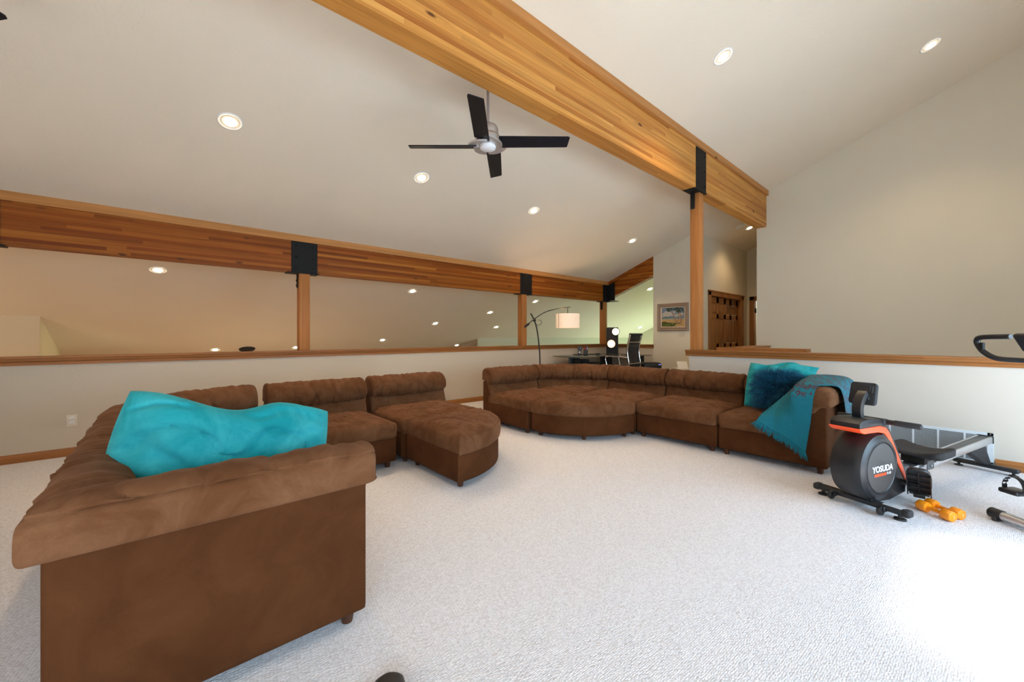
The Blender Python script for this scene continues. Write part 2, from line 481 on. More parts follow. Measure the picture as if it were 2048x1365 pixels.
# hall side wall with a wide closet opening
DX0, DX1, DZ = 9.08, 10.96, 2.11
m = MB()
m.box(UE + .14, DX0, 3.71, 3.83, 0, cz(3.71)); m.box(DX1, 11.5, 3.71, 3.83, 0, cz(3.71)); m.box(DX0, DX1, 3.71, 3.83, DZ, cz(3.71))
m.box(DX0 - .1, DX1 + .1, 4.2, 4.25, 0, DZ + .1)
struct(m, 'wall_hall', 'wall')
m = MB()
m.box(11.33, 11.45, 3.55, 3.71, 0, 3.6); m.box(11.33, 11.45, 2.46, 2.72, 0, 3.9); m.box(11.33, 11.45, 2.72, 3.55, 2.12, 3.8)
m.box(12.6, 12.7, 2.0, 4.2, 0, 3.9); m.box(11.45, 12.6, 2.3, 2.46, 0, 3.9); m.box(11.45, 12.6, 3.71, 3.83, 0, 3.9); m.box(11.45, 12.7, 2.3, 3.83, 2.5, 2.6)
m.box(11.33, 12.7, 2.3, 3.83, -0.2, 0.0)
struct(m, 'wall_hall_end', 'wall')
m = MB(); m.box(UE + .14, 11.45, 2.46, 2.58, 0, 3.95); struct(m, 'wall_hall_side', 'wall')
# unseen shell behind the camera, with the window openings
def wall_with_holes_v(name, v0, v1, u0, u1, zt, holes):
    mb = MB(); us = sorted({u0, u1} | {h[0] for h in holes} | {h[1] for h in holes})
    for a, b in zip(us[:-1], us[1:]):
        hs = [h for h in holes if h[0] <= a and h[1] >= b]
        if hs:
            h = hs[0]; mb.box(a, b, v0, v1, 0, h[2]); mb.box(a, b, v0, v1, h[3], zt)
        else: mb.box(a, b, v0, v1, 0, zt)
    return struct(mb, name, 'wall_pale')


HOLES = [(-2.6, 0.9, 0.75, 2.15), (2.45, 3.75, 0.35, 1.88), (3.95, 5.3, 0.35, 1.25)]  # third opening added out of view so more sunlight bounces off the carpet
wall_with_holes_v('wall_front', -2.22, -2.08, -4.2, UE + .14, cz(-2.2) + .1, HOLES)
for i, (a, b, c, d) in enumerate(HOLES):
    mb = MB(); w = 0.07
    mb.box(a, a + w, -2.23, -2.06, c, d); mb.box(b - w, b, -2.23, -2.06, c, d); mb.box(a, b, -2.23, -2.06, c, c + w); mb.box(a, b, -2.23, -2.06, d - w, d)
    if i == 0: mb.box((a + b) / 2 - .03, (a + b) / 2 + .03, -2.2, -2.1, c, d)
    struct(mb, 'window_%d' % (i + 1), 'oak_x')
m = MB(); m.box(-4.3, -4.16, -2.2, 12.6, -2.9, 5.8); struct(m, 'wall_back', 'wall_pale')
m = MB(); m.box(-4.3, 13.0, 12.5, 12.62, -2.9, 1.0); struct(m, 'wall_far', 'wall_green')
m = MB(); m.box(12.46, 12.6, 3.7, 12.6, -2.9, 5.0); struct(m, 'wall_far_end', 'wall_green')
m = MB(); m.box(UE + .14, 12.5, 3.80, 3.86, -2.9, 5.0); struct(m, 'wall_great_room_side', 'wall_green')
# angled wall and bump-out of the great room that show above the cap
dv = Vector((11.252 - 8.114, 8.152 - 9.271)); a0 = Vector((8.114, 9.271)) - dv * 0.32; a1 = Vector((11.252, 8.152)) + dv * 0.38
m = MB(); nn = Vector((0.34, 0.94)) * 0.1
m.add([(a0.x, a0.y, -2.7), (a1.x, a1.y, -2.7), (a1.x, a1.y, cB(a1.x, a1.y) + .03), (a0.x, a0.y, cB(a0.x, a0.y) + .03),
       (a0.x + nn.x, a0.y + nn.y, -2.7), (a1.x + nn.x, a1.y + nn.y, -2.7), (a1.x + nn.x, a1.y + nn.y, cB(a1.x, a1.y)), (a0.x + nn.x, a0.y + nn.y, cB(a0.x, a0.y))],
      [(0, 1, 2, 3), (4, 7, 6, 5), (0, 4, 5, 1), (1, 5, 6, 2), (2, 6, 7, 3), (3, 7, 4, 0)])
struct(m, 'wall_far_angled', 'wall_green')
m = MB(); m.prism([(8.68, -2.7), (12.5, -2.7), (12.5, cz(12.5) + .03), (8.68, cz(8.68) + .03)], -4.2, -1.305, 'x'); struct(m, 'wall_bump', 'wall_bump')

# caps, baseboards
CAP = [(-0.045, 1.0), (-0.045, 0.985), (-0.028, 0.982), (-0.024, 0.955), (-0.012, 0.945), (-0.012, 0.915), (0.132, 0.915), (0.132, 0.945), (0.144, 0.955), (0.148, 0.982), (0.165, 0.985), (0.165, 1.0)]
m = MB(); m.prism([(VL + a, z) for a, z in CAP], -4.1, UE + .0, 'x'); struct(m, 'trim_1', 'oak_x')
m = MB(); m.prism([(UR + a, z) for a, z in CAP], -2.0, 2.645, 'y'); struct(m, 'trim_2', 'oak_y')
m = MB(); m.prism([(UE + a, z) for a, z in CAP], 4.665, VL + .1, 'y'); struct(m, 'trim_3', 'oak_y')
m = MB(); m.box(6.6, UE, 2.40, 2.50, 0, 0.94); struct(m, 'wall_stair_guard', 'wall')
m = MB(); m.prism([(2.39 + a, z + .02) for a, z in CAP], 6.55, UE, 'x')
m.prism([(6.50, .935), (6.50, 1.02), (6.72, 1.02), (6.72, .935)], 1.4, 2.56, 'y'); struct(m, 'trim_4', 'oak_x')
BB = [(0, 0), (-0.016, 0), (-0.016, 0.055), (-0.010, 0.062), (-0.008, 0.075), (-0.003, 0.082), (0, 0.082)]
m = MB(); m.prism([(VL + a, z) for a, z in BB], -4.1, UE, 'x'); struct(m, 'baseboard_left', 'oak_x')
m = MB(); m.prism([(UR + a, z * 1.05) for a, z in BB], -2.0, -0.185, 'y'); struct(m, 'baseboard_right', 'oak_y')
m = MB(); m.prism([(UE + a, z) for a, z in BB], 3.71, VL, 'y'); struct(m, 'baseboard_end', 'oak_y')

# closet doors in the hall
m = MB()
m.box(DX0 - .10, DX0 + .02, 3.685, 3.83, 0, DZ + .09, .008); m.box(DX1 - .02, DX1 + .10, 3.685, 3.83, 0, DZ + .09, .008); m.box(DX0 - .10, DX1 + .10, 3.685, 3.83, DZ - .02, DZ + .09, .008)
m.box(DX0 - .12, DX1 + .12, 3.672, 3.71, DZ + .07, DZ + .10, .006)
door = m.build('door_1', 'oak_z'); door['kind'] = 'structure'
def door_leaf(x0, x1, y, z1, parent, name='door_leaf'):
    mb = MB(); w = x1 - x0; st = w * 0.13; mid = (x0 + x1) / 2
    cols = [(x0 + st, mid - st * .5), (mid + st * .5, x1 - st)]
    rows = [(0.18, 0.86), (1.02, 1.55 * z1 / 2.03), (1.66 * z1 / 2.03, z1 - 0.14)]
    mb.box(x0, x1, y + .012, y + .035, 0.01, z1)
    mb.box(x0, x0 + st, y, y + .02, .01, z1, .003); mb.box(x1 - st, x1, y, y + .02, .01, z1, .003); mb.box(mid - st * .5, mid + st * .5, y, y + .02, .01, z1, .003)
    zz = [0.01] + [t for r_ in rows for t in r_] + [z1]
    for a, b in zip(zz[0::2], zz[1::2]): mb.box(x0, x1, y, y + .02, a, b, .003)
    o = mb.build(name, 'oak_z', parent)
    for ca, cb in cols:
        for ra, rb in rows:
            p = MB(); p.box(ca + .014, cb - .014, y + .004, y + .02, ra + .014, rb - .014, .007, 2); p.build('door_panel', 'oak_z', o)
    return o
door_leaf(DX0 + .02, (DX0 + DX1) / 2 + .04, 3.745, DZ - .03, door)
door_leaf((DX0 + DX1) / 2 - .02, DX1 - .02, 3.790, DZ - .03, door)
m = MB()
m.box(11.30, 11.46, 3.53, 3.64, 0, 2.20, .006); m.box(11.30, 11.46, 2.66, 2.74, 0, 2.20, .006); m.box(11.30, 11.46, 2.66, 3.64, 2.10, 2.20, .006)
d2 = m.build('door_2', 'oak_z'); d2['kind'] = 'structure'
m = MB(); m.box(11.42, 11.46, 2.74, 3.36, 0.01, 2.09, .004); m.build('door_leaf', 'oak_z', d2)
m = MB(); m.box(11.35, 11.40, 3.505, 3.53, 1.78, 1.90, .004); m.build('hinge', 'steel', d2)
lamp('far_room_fill_light', 'AREA', (12.0, 3.2, 2.3), 6, (0.9, 1.0, 0.95), target=(12.3, 3.2, 1.0), size=0.5)  # small light added to brighten the wall seen past the door

# ------------------------------------------------------------------ beams, posts, brackets
BV0, BV1, BZ = 2.42, 2.59, 3.215
b1 = thing('ceiling_beam', 'long pale orange glued timber beam crossing under the sloped ceiling from top centre to the tall plain wall', 'beam', (0, 0, 0))
m = MB(); m.prism([(BV0, BZ), (BV1, BZ), (BV1, cz(BV1) + .02), (BV0, cz(BV1) + .02)], -4.1, UE - .002, 'x'); m.build('beam_core', 'glulam', b1)
m = MB(); m.prism([(BV0 - .036, cz(BV0) - .075), (BV0, cz(BV0) - .075), (BV0, cz(BV0) + .01), (BV0 - .036, cz(BV0) + .02)], -4.1, UE - .002, 'x'); m.build('trim_strip', 'trim_x', b1)
b2 = thing('ceiling_beam', 'long amber knotty timber beam above the left half wall opening', 'beam', (0, 0, 0))
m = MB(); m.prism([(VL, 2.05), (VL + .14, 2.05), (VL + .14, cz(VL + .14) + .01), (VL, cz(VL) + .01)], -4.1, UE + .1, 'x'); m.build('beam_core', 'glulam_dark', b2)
m = MB(); m.prism([(VL - .028, 2.462), (VL, 2.462), (VL, cz(VL) + .01), (VL - .028, cz(VL) + .02)], -4.1, UE - .02, 'x'); m.build('trim_strip', 'trim_x', b2)
b3 = thing('ceiling_beam', 'short sloping amber timber beam in the far corner beside the painting wall', 'beam', (0, 0, 0))
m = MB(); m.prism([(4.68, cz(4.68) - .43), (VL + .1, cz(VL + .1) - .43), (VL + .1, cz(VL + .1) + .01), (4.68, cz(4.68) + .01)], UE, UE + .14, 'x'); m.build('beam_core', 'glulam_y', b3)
m = MB(); m.prism([(4.68, cz(4.68) - .075), (VL, cz(VL) - .075), (VL, cz(VL) + .01), (4.68, cz(4.68) + .01)], UE - .025, UE, 'x'); m.build('trim_strip', 'glulam_y', b3)


def post(u, v, z0, z1, label, s=0.066):
    mb = MB(); mb.box(-s, s, -s, s, 0, z1 - z0, .006, 2)
    o = mb.build('wood_post', 'post'); o.location = (u, v, z0); return tag(o, label, 'post', 'square timber posts')


post(5.69, 2.505, 1.0, BZ, 'tall square fir post on the right half wall cap under the long pale beam')
post(-1.30, VL + .06, 1.0, 2.05, 'square timber post on the left half wall cap at the left picture edge')
post(1.45, VL + .06, 1.0, 2.05, 'nearest square timber post on the left half wall cap under the amber beam')
post(5.52, VL + .06, 1.0, 2.05, 'square timber post on the left half wall cap just left of the arc lamp pole')
post(8.28, VL + .06, 1.0, 2.05, 'square timber post in the far corner where two amber beams meet')


def bolt_head(mb, M): mb.lathe([(0.013, 0), (0.013, 0.007), (0.009, 0.012), (0, 0.013)], 8, M)


def bracket(u, vf, z0, z1, w, label, strap=0.20):
    """steel saddle: plate on the beam face looking towards -y, seat plate under the beam, strap down the post's -x side"""
    t = thing('beam_bracket', label, 'bracket', (u, vf, z0), 0, 'black steel beam brackets')
    mb = MB(); mb.box(-w / 2, w / 2, -.010, 0, 0, z1 - z0, .002, 1); pl = mb.build('face_plate', 'steel', t)
    for sx in (-1, 1):
        for k in range(3):
            q = MB(); bolt_head(q, Tm(sx * w * .32, -.010, (z1 - z0) * (.14 + .36 * k)) @ Rm(PI / 2, 'X')); q.build('bolt', 'steel', pl)
    mb = MB(); mb.box(-w / 2 - .05, w / 2 + .02, -.014, .15, -.012, 0, .002, 1); mb.build('seat_plate', 'steel', t)
    mb = MB(); mb.box(-.076, -.067, .05, .11, -strap, -.01, .002, 1); s = mb.build('strap', 'steel', t)
    for k in range(2):
        q = MB(); bolt_head(q, Tm(-.076, .08, -strap * (.5 + .35 * k)) @ Rm(-PI / 2, 'Y')); q.build('bolt', 'steel', s)
    return t


bracket(1.45, VL, 2.05, 2.462, .32, 'large black steel bracket with six bolts on the amber beam above the nearest post')
bracket(5.57, VL, 2.05, 2.462, .32, 'black steel bracket on the amber beam above the arc floor lamp')
bracket(-1.275, VL, 2.05, 2.462, .30, 'black steel bracket at the left picture edge under the amber beam')
t = bracket(5.62, BV0, BZ, cz(BV0) - .075, .31, 'tall black steel bracket with six bolts on the pale beam above the fir post', .25)
# corner bracket: two plates in the inside corner
t = thing('beam_bracket', 'black steel corner bracket where the two amber beams meet above the far corner post', 'bracket', (8.28, VL, 2.05), 0, 'black steel beam brackets')
m = MB(); m.box(-.10, .12, -.012, 0, 0, .43, .002, 1); pl = m.build('face_plate', 'steel', t)
m = MB(); m.box(.108, .12, -.20, 0, .02, .46, .002, 1); m.build('side_plate', 'steel', t)
for k in range(3):
    q = MB(); bolt_head(q, Tm(-.05, -.012, .06 + .15 * k) @ Rm(PI / 2, 'X')); q.build('bolt', 'steel', pl)
m = MB(); m.box(-.15, .13, -.02, .15, -.012, 0, .002, 1); m.box(.10, .24, -.24, .0, .0, .012, .002, 1, M=None); m.build('seat_plate', 'steel', t)
m = MB(); m.box(-.076, -.067, .03, .09, -.2, -.01, .002, 1); m.build('strap', 'steel', t)

# ------------------------------------------------------------------ recessed lights
def ceil_frame(u, v, plane='main'):
    if plane == 'main': z = cz(v); n = Vector((0, -SL, -1)).normalized()
    else: z = cB(u, v); n = Vector((CA, CB, -1)).normalized()
    return Vector((u, v, z)), n


can_proto = None


def can(u, v, label, plane='main', power=46.0):
    global can_proto
    p, n = ceil_frame(u, v, plane)
    q = n.to_track_quat('Z', 'Y')          # local +z points into the room
    if can_proto is None:
        t = thing('recessed_light', label, 'ceiling light', group='recessed ceiling lights')
        mb = MB(); mb.lathe([(0.066, -0.0), (0.072, 0.004), (0.090, 0.008), (0.098, 0.004), (0.100, 0.0)], 32); mb.build('trim_ring', 'white_plastic', t)
        mb = MB(); mb.lathe([(0.050, 0.001), (0.067, 0.004), (0.069, 0.006)], 32); mb.build('baffle', 'can_inner', t)
        mb = MB(); mb.lathe([(0.052, 0.002), (0.048, 0.012), (0.032, 0.020), (0.0, 0.023)], 28); mb.build('lamp', 'glow_can', t)
        can_proto = t
    else:
        t = copy_thing(can_proto, label)
    t.location = p + n * 0.0005; t.rotation_mode = 'QUATERNION'; t.rotation_quaternion = q
    L = lamp('recessed_lamp_light', 'SPOT', p + n * 0.06, power, (1.0, 0.70, 0.40), target=p + n * 0.06 + Vector((0, 0, -1)), spot_size=R(120), spot_blend=0.8, shadow_soft_size=0.05)
    return t


can(0.46, 4.355, 'recessed ceiling light left of the fan, nearest one left of the pale beam')
can(2.37, 4.36, 'recessed ceiling light just below the fan, second nearest left of the pale beam')
can(4.28, 4.36, 'recessed ceiling light right of the fan above the arc lamp shade')
can(7.08, 4.40, 'recessed ceiling light nearest the painting wall, right of the arc lamp')
can(4.44, 1.68, 'recessed ceiling light right of the pale beam, left one of the two there')
can(6.91, 0.27, 'recessed ceiling light right of the pale beam near the tall plain wall')
can(9.75, 3.14, 'recessed ceiling light in the hall under the far end of the pale beam', power=26)
can(-0.04, 7.10, 'recessed light beyond the left opening, the one left of the nearest post', power=10)
can(3.67, 7.11, 'recessed light beyond the left opening, highest one between the nearest and second posts', power=10)
can(6.18, 7.86, 'recessed light beyond the left opening, just left of the second post, upper of two', power=10)
can(5.05, 8.60, 'recessed light beyond the left opening, middle of the sloped row of three', power=10)
can(4.17, 9.68, 'recessed light beyond the left opening, lowest left one near the cap', power=8)
can(6.70, 10.15, 'recessed light beyond the left opening, peeking just over the cap', power=8)
can(7.10, 8.75, 'recessed light beyond the left opening, just left of the second post, lower of two', power=8)
can(7.05, 7.13, 'recessed light beyond the opening between the arc lamp pole and second post top', power=10)
can(10.0, 5.668, 'recessed light beyond the gable opening, highest beside the painting wall edge', 'B', power=10)
can(11.95, 7.136, 'recessed light beyond the gable opening, lower one above the office chair', 'B', power=8)
can(10.95, 7.583, 'small recessed light beyond the gable opening just above the globe lamp', 'B', power=8)
can(0.82, 10.15, 'recessed light low over the left cap, left of the black ceiling disc', power=5)
can(2.30, 10.10, 'recessed light beyond the left opening, low over the cap at the nearest post foot', power=5)
p, n = ceil_frame(1.37, 10.15)
m = MB(); m.lathe([(0.0, 0.05), (0.10, 0.045), (0.14, 0.02), (0.15, 0.0)], 28)
o = m.build('ceiling_disc', 'black_matte'); o.location = p; o.rotation_mode = 'QUATERNION'; o.rotation_quaternion = n.to_track_quat('Z', 'Y')
tag(o, 'flat black round fitting on the far ceiling low over the left cap', 'ceiling fitting')
p, n = ceil_frame(9.35, 3.20)
m = MB(); m.lathe([(0.09, 0.0), (0.09, 0.02), (0.07, 0.035), (0.0, 0.038)], 28)
o = m.build('smoke_detector', 'white_plastic'); o.location = p; o.rotation_mode = 'QUATERNION'; o.rotation_quaternion = n.to_track_quat('Z', 'Y')
tag(o, 'round white smoke detector on the hall ceiling beside the pale beam end', 'smoke detector')


# ------------------------------------------------------------------ ceiling fans
def make_fan(u, v, zh, rz, label):
    zc = cz(v) - zh
    t = thing('ceiling_fan', label, 'ceiling fan', (u, v, zh), rz, 'four-blade ceiling fans')
    m = MB(); m.tube([(0, 0, .10), (0, 0, zc)], .013, 14); m.build('downrod', 'nickel', t)
    m = MB(); m.lathe([(.075, zc + .03), (.075, zc - .03), (.05, zc - .07), (.015, zc - .075)], 24); m.build('canopy', 'nickel', t)
    m = MB(); m.lathe([(.016, .19), (.028, .18), (.045, .165), (.078, .15), (.090, .125), (.092, .075), (.105, .06), (.110, .035), (.105, .02), (.0, .02)], 36); m.build('motor_housing', 'nickel', t)
    # pinwheel hub cover: four overlapping curved wings
    m = MB()
    for k in range(4):
        pts = [(0.0, 0.0)]
        for i in range(13):
            a = R(-8 + 98 * i / 12); r = 0.178 - 0.055 * (i / 12)
            pts.append((r * math.cos(a), r * math.sin(a)))
        M = Rm(k * PI / 2, 'Z') @ Tm(0, 0, -.012) @ Rm(R(-9), 'X')
        m.prism(pts, -.004, .012, 'z', M)
    m.build('hub_cover', 'nickel', t)
    m = MB(); m.lathe([(.0, -.052), (.055, -.050), (.068, -.042), (.071, -.030), (.071, -.005)], 36); m.build('light_lens', 'fan_lens', t)
    m = MB(); m.lathe([(.073, -.02), (.078, -.012), (.078, .0)], 36); m.build('lens_ring', 'steel', t)
    for k in range(4):
        m = MB(); M = Rm(k * PI / 2, 'Z') @ Tm(0, -.050, -.004) @ Rm(R(-15), 'X')
        pts = [(.10, -.060), (.685, -.055), (.700, -.045), (.690, .060), (.680, .066), (.10, .072)]
        m.prism(pts, -.004, .004, 'z', M); m.build('blade', 'fan_black', t)
    return t


make_fan(2.13, 2.74, 2.872, math.atan2(-AF, AR), 'black four-blade ceiling fan with nickel hub hanging behind the pale beam')
make_fan(-1.165, 2.98, 2.922, math.atan2(-AF, AR), 'dark fan blade tip poking in at the top left picture corner')

# ------------------------------------------------------------------ sectional sofas
def nz3(p, s, seed=0.0): return noise.noise(Vector((p[0] * s + seed, p[1] * s - seed * 1.7, p[2] * s + seed * .6)))


def resample(poly, step, closed=True):
    out = []; n = len(poly)
    for i in range(n if closed else n - 1):
        a = Vector(poly[i]); b = Vector(poly[(i + 1) % n]); k = max(1, int((b - a).length / step + .5))
        for j in range(k): out.append(tuple(a + (b - a) * (j / k)))
    if not closed: out.append(tuple(poly[-1]))
    return out


def rounded_poly(poly, r, k=5):
    """round the corners of a convex polygon; r may be a list"""
    out = []; n = len(poly)
    for i in range(n):
        rr = r[i] if isinstance(r, (list, tuple)) else r
        p = Vector(poly[i]); a = (Vector(poly[i - 1]) - p); b = (Vector(poly[(i + 1) % n]) - p)
        if rr <= 0: out.append(tuple(p)); continue
        p0 = p + a.normalized() * rr; p1 = p + b.normalized() * rr
        for j in range(k + 1):
            t = j / k; out.append(tuple(p0 * (1 - t) ** 2 + p * 2 * t * (1 - t) + p1 * t * t))
    return out


def arc_pts(cx, cy, r, a0, a1, n):
    return [(cx + r * math.cos(a0 + (a1 - a0) * i / n), cy + r * math.sin(a0 + (a1 - a0) * i / n)) for i in range(n + 1)]


# back cushion and head roll: section in (depth from the seat's front line, height)
BACK = [(.700, .385), (.722, .455), (.745, .525), (.757, .543), (.722, .552), (.692, .585), (.688, .625), (.700, .672), (.740, .722), (.800, .751), (.860, .758), (.925, .748), (.972, .728), (.985, .718), (1.0, .690), (1.004, .640), (1.000, .605), (.975, .588), (.905, .580), (.845, .572), (.80, .51), (.772, .43), (.752, .388)]
BACK = [(d if d < .86 else .86 + (d - .86) * .52, z) for d, z in BACK]
BACKL = catmull_loop(BACK, 3)
CREASE = 3 * 3            # index of the crease between the flat lower back and the gathered roll
ROLL_END = 13 * 3
SEAM = 13 * 3


def gathers(length, n, seed):
    rnd = random.Random(seed)
    return [(length * (i + .5 + rnd.uniform(-.42, .42)) / n, rnd.uniform(-.10, .10), rnd.uniform(.006, .013), rnd.uniform(.010, .025), rnd.uniform(.45, 1.0)) for i in range(n)]


def sweep_back(mb, stations, length, seed, end_r=.035, round_ends=(True, True), seam=False):
    """stations: list of (s, fn(d)->(x, y)); s = arc length; sections are BACKL, ends rounded over end_r"""
    P = [Vector((p[0], p[1])) for p in BACKL]; n = len(P)
    N = []
    for i in range(n):
        t = (P[(i + 1) % n] - P[i - 1]).normalized(); N.append(Vector((t.y, -t.x)))
    cen = sum(P, Vector((0, 0))) / n
    if sum((P[i] - cen).dot(N[i]) for i in range(n)) < 0: N = [-q for q in N]
    G2 = gathers(length, max(4, int(length * 8)), seed + 50)
    G = gathers(length, max(5, int(length * 13)), seed)
    vv = []; ff = []
    for s, fn in stations:
        e = 1e9
        if round_ends[0]: e = min(e, s)
        if round_ends[1]: e = min(e, length - s)
        ins = 0.0 if e >= end_r else end_r - math.sqrt(max(0, end_r ** 2 - (end_r - e) ** 2))
        for i in range(n):
            q = P[i]; disp = -ins * (.95 if CREASE + 3 <= i <= ROLL_END + 9 else .42)
            if CREASE - 4 <= i <= ROLL_END:
                w = (i - CREASE) / (ROLL_END - CREASE)
                if w >= 0:
                    for g0, sl, wd, dp, rch in G:
                        c = g0 + sl * w * 1.4 + .012 * math.sin(w * 9 + g0 * 30)
                        x = (s - c) / (wd * (1 + 1.2 * w))
                        if abs(x) < 3: disp -= dp * math.exp(-x * x) * max(0.0, 1 - w / rch) ** .8 * min(1, w * 7 + .25)
                    disp += .010 * nz3((s * 7, w * 2.2, seed), 1.0) * (1 - .4 * w) + .009 * noise.noise(Vector((s * 24, w * 2.5, seed + 5)))
            if SEAM - 16 <= i <= SEAM + 3 and seam:
                disp -= .009 * math.exp(-((i - SEAM) / 1.1) ** 2)
                w = (SEAM - i) / 14.0
                if w >= 0:
                    for g0, sl, wd, dp, rch in G2:
                        x = (s - g0 - sl * w * 1.6) / (wd * (1 + w))
                        if abs(x) < 3: disp -= dp * math.exp(-x * x) * max(0.0, 1 - w / rch) ** .8 * min(1, w * 6 + .1)
            sag = 0.0
            if CREASE - 4 <= i <= CREASE + 9:
                k = s / max(length, 1e-3); sag = -.016 * math.sin(PI * min(max(k, 0), 1)) * (1 - abs(i - CREASE - 2) / 8.0 if abs(i - CREASE - 2) < 8 else 0) + .006 * noise.noise(Vector((s * 9, seed, 1)))
            q = q + N[i] * disp
            x, y = fn(q.x, min(1, max(0, (.535 - P[i].y) / .06)))
            vv.append((x, y, q.y + sag))
    m_ = len(stations)
    for a in range(m_ - 1):
        for i in range(n):
            j = (i + 1) % n; ff.append((a * n + i, a * n + j, (a + 1) * n + j, (a + 1) * n + i))
    ff.append(tuple(range(n))[::-1]); ff.append(tuple((m_ - 1) * n + i for i in range(n)))
    mb.add(vv, ff)


def end_samples(L, r=.035, step=.009):
    s = [0, r * .08, r * .25, r * .5, r * .8]
    n = int((L - 2 * r) / step)
    return s + [r + (L - 2 * r) * i / n for i in range(n + 1)] + [L - x for x in s[::-1]]


def seat_cushion(outline, parent, seed, z0=.275, z1=.405, bulge=.040, front=None, mat='velvet', name='seat_cushion'):
    """padded block: upright band, then a gathered, domed top"""
    mb = MB()
    prof = [(.018, z0), (.004, z0 + .012), (0, z0 + .03), (-.004, z0 + .075), (0, z1 - .022), (.006, z1 - .008), (.012, z1 - .002), (.020, z1 - .006), (.026, z1 + .002)]
    def fn(p):
        t = min(1, max(0, (p.z - z1 + .006) / .025))
        if t > 0:
            a = nz3(p, 7, seed) * .012 + nz3(p, 17, seed + 3) * .006 + nz3((p.x * 48, p.y * 14, 0), 1.0, seed) * .003
            r = abs(nz3((p.x * 7.5 + nz3(p, 4, seed) * 2.2, p.y * 8.5, 0), 1.0, seed + 9))
            crease = math.exp(-(r / .07) ** 2) * .007
            p.z += t * (a * 1.25 - crease * 1.3)
        else:
            p.z += nz3(p, 6, seed) * .004
        return p
    mb.solid(outline, prof, bulge=bulge, K=26, fn=fn, bp=5)
    return mb.build(name, mat, parent, angle=60)


def base_block(outline, parent, z0=.055, z1=.285, name='base'):
    mb = MB(); mb.solid(outline, [(.012, z0), (.003, z0 + .006), (0, z0 + .02), (0, z1 - .01), (.01, z1)], K=2)
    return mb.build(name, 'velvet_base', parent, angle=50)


def leg(parent, x, y):
    mb = MB(); mb.lathe([(.021, 0), (.026, .03), (.027, .07)], 16, Tm(x, y, 0)); mb.build('leg', 'leg', parent)


SOFA = 'brown velvet sectional sofa pieces'


def straight_module(label, loc, rz, w, seed, arm=None):
    """local x along the width, y from the seat front backwards; arm on the 'lo' or 'hi' x side"""
    t = thing('sofa_section', label, 'sofa', loc, rz, SOFA)
    g = .004
    flip = (lambda x: w - x) if arm == 'hi' else (lambda x: x)
    xa = .175 if arm else g
    def ol(pts): return [(flip(x), y) for x, y in pts]
    base_block(ol(resample(rounded_poly([(g if not arm else .12, 0.012), (w - g, 0.012), (w - g, .86), (g if not arm else .12, .86)], .02), .05)), t)
    seat_cushion(ol(resample(rounded_poly([(xa + .01 if arm else g, -.018), (w - g, -.018), (w - g, .78), (xa + .01 if arm else g, .78)], [.05, .05, .02, .02]), .014)), t, seed)
    if not arm:
        mb = MB(); mb.solid(resample([(g + .006, .755), (w - g - .006, .755), (w - g - .006, .90), (g + .006, .90)], .05), [(.0, .06), (0, .42), (.0, .56), (.02, .585)], K=2)
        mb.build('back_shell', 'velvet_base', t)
        mb = MB(); L = w - 2 * g
        sweep_back(mb, [(s, (lambda s: (lambda d, lo: (g + s, d)))(s)) for s in end_samples(L)], L, seed)
        mb.build('back_cushion', 'velvet', t, angle=50)
        for x in (.07, w - .07):
            for y in (.07, .80): leg(t, x, y)
    else:
        # L-shaped roll: arm leg (outward -x) mitred into the back leg (outward +y)
        mb = MB()
        for q in ([(0, 0), (.165, 0), (.165, .895), (0, .895)],):
            mb.solid(ol(resample(rounded_poly(q, .018), .05)), [(.010, .055), (.002, .062), (0, .075), (0, .60), (.01, .615)], K=2)
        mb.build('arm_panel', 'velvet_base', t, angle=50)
        mb = MB(); mb.solid(ol(resample([(.17, .755), (w - g, .755), (w - g, .895), (.17, .895)], .05)), [(0, .06), (0, .56), (.02, .585)], K=2)
        mb.build('back_shell', 'velvet_base', t)
        mb = MB(); XR = .897; Lb = w - XR + 0.70
        st = []
        # arm: from the front end (y = -.03) to the mitre at y = d
        n1 = 46
        y0 = -.035
        ss = end_samples(.75)
        for s in ss:
            k = s / .75
            if k > .999: break
            st.append((s, (lambda k: (lambda d, lo: (flip(XR - d), y0 + .10 * lo + (d - y0 - .10 * lo) * k)))(k)))
        n2 = max(8, int(Lb / .009))
        for i in range(n2 + 1):
            k = i / n2
            st.append((.75 + k * Lb, (lambda k: (lambda d, lo: (flip((XR - d) + (w - g - (XR - d)) * k), d)))(k)))
        sweep_back(mb, st, .75 + Lb, seed, seam=True)
        mb.build('back_cushion', 'velvet', t, angle=50)
        for x in (.06, w - .07):
            for y in (.06, .82): leg(t, flip(x), y)
    return t


def corner_module(label, loc, rz, seed):
    """quarter round corner: origin at the inner corner, filling +x +y"""
    t = thing('sofa_section', label, 'sofa', loc, rz, SOFA)
    g = .006
    base_block([(g, g)] + arc_pts(0, 0, .87, .01, PI / 2 - .01, 22), t)
    seat_cushion([(g, g)] + resample([(.05 + i * .05, g) for i in range(15)], .03, False) + arc_pts(0, 0, .78, .012, PI / 2 - .012, 30) + [(g, .75 - i * .05) for i in range(15)], t, seed)
    mb = MB(); mb.solid(arc_pts(0, 0, .895, .015, PI / 2 - .015, 26) + arc_pts(0, 0, .755, PI / 2 - .018, .018, 24), [(0, .06), (0, .42), (0, .56), (.01, .58)], K=1)
    mb.build('back_shell', 'velvet_base', t)
    mb = MB(); L = PI / 2 * .85
    def f(a): return lambda d, lo: (d * math.cos(a), d * math.sin(a))
    sweep_back(mb, [(s, f(.006 + (PI / 2 - .012) * s / L)) for s in end_samples(L)], L, seed)
    mb.build('back_cushion', 'velvet', t, angle=50)
    for a in (.1, PI / 4, PI / 2 - .1): leg(t, .78 * math.cos(a), .78 * math.sin(a))
    return t


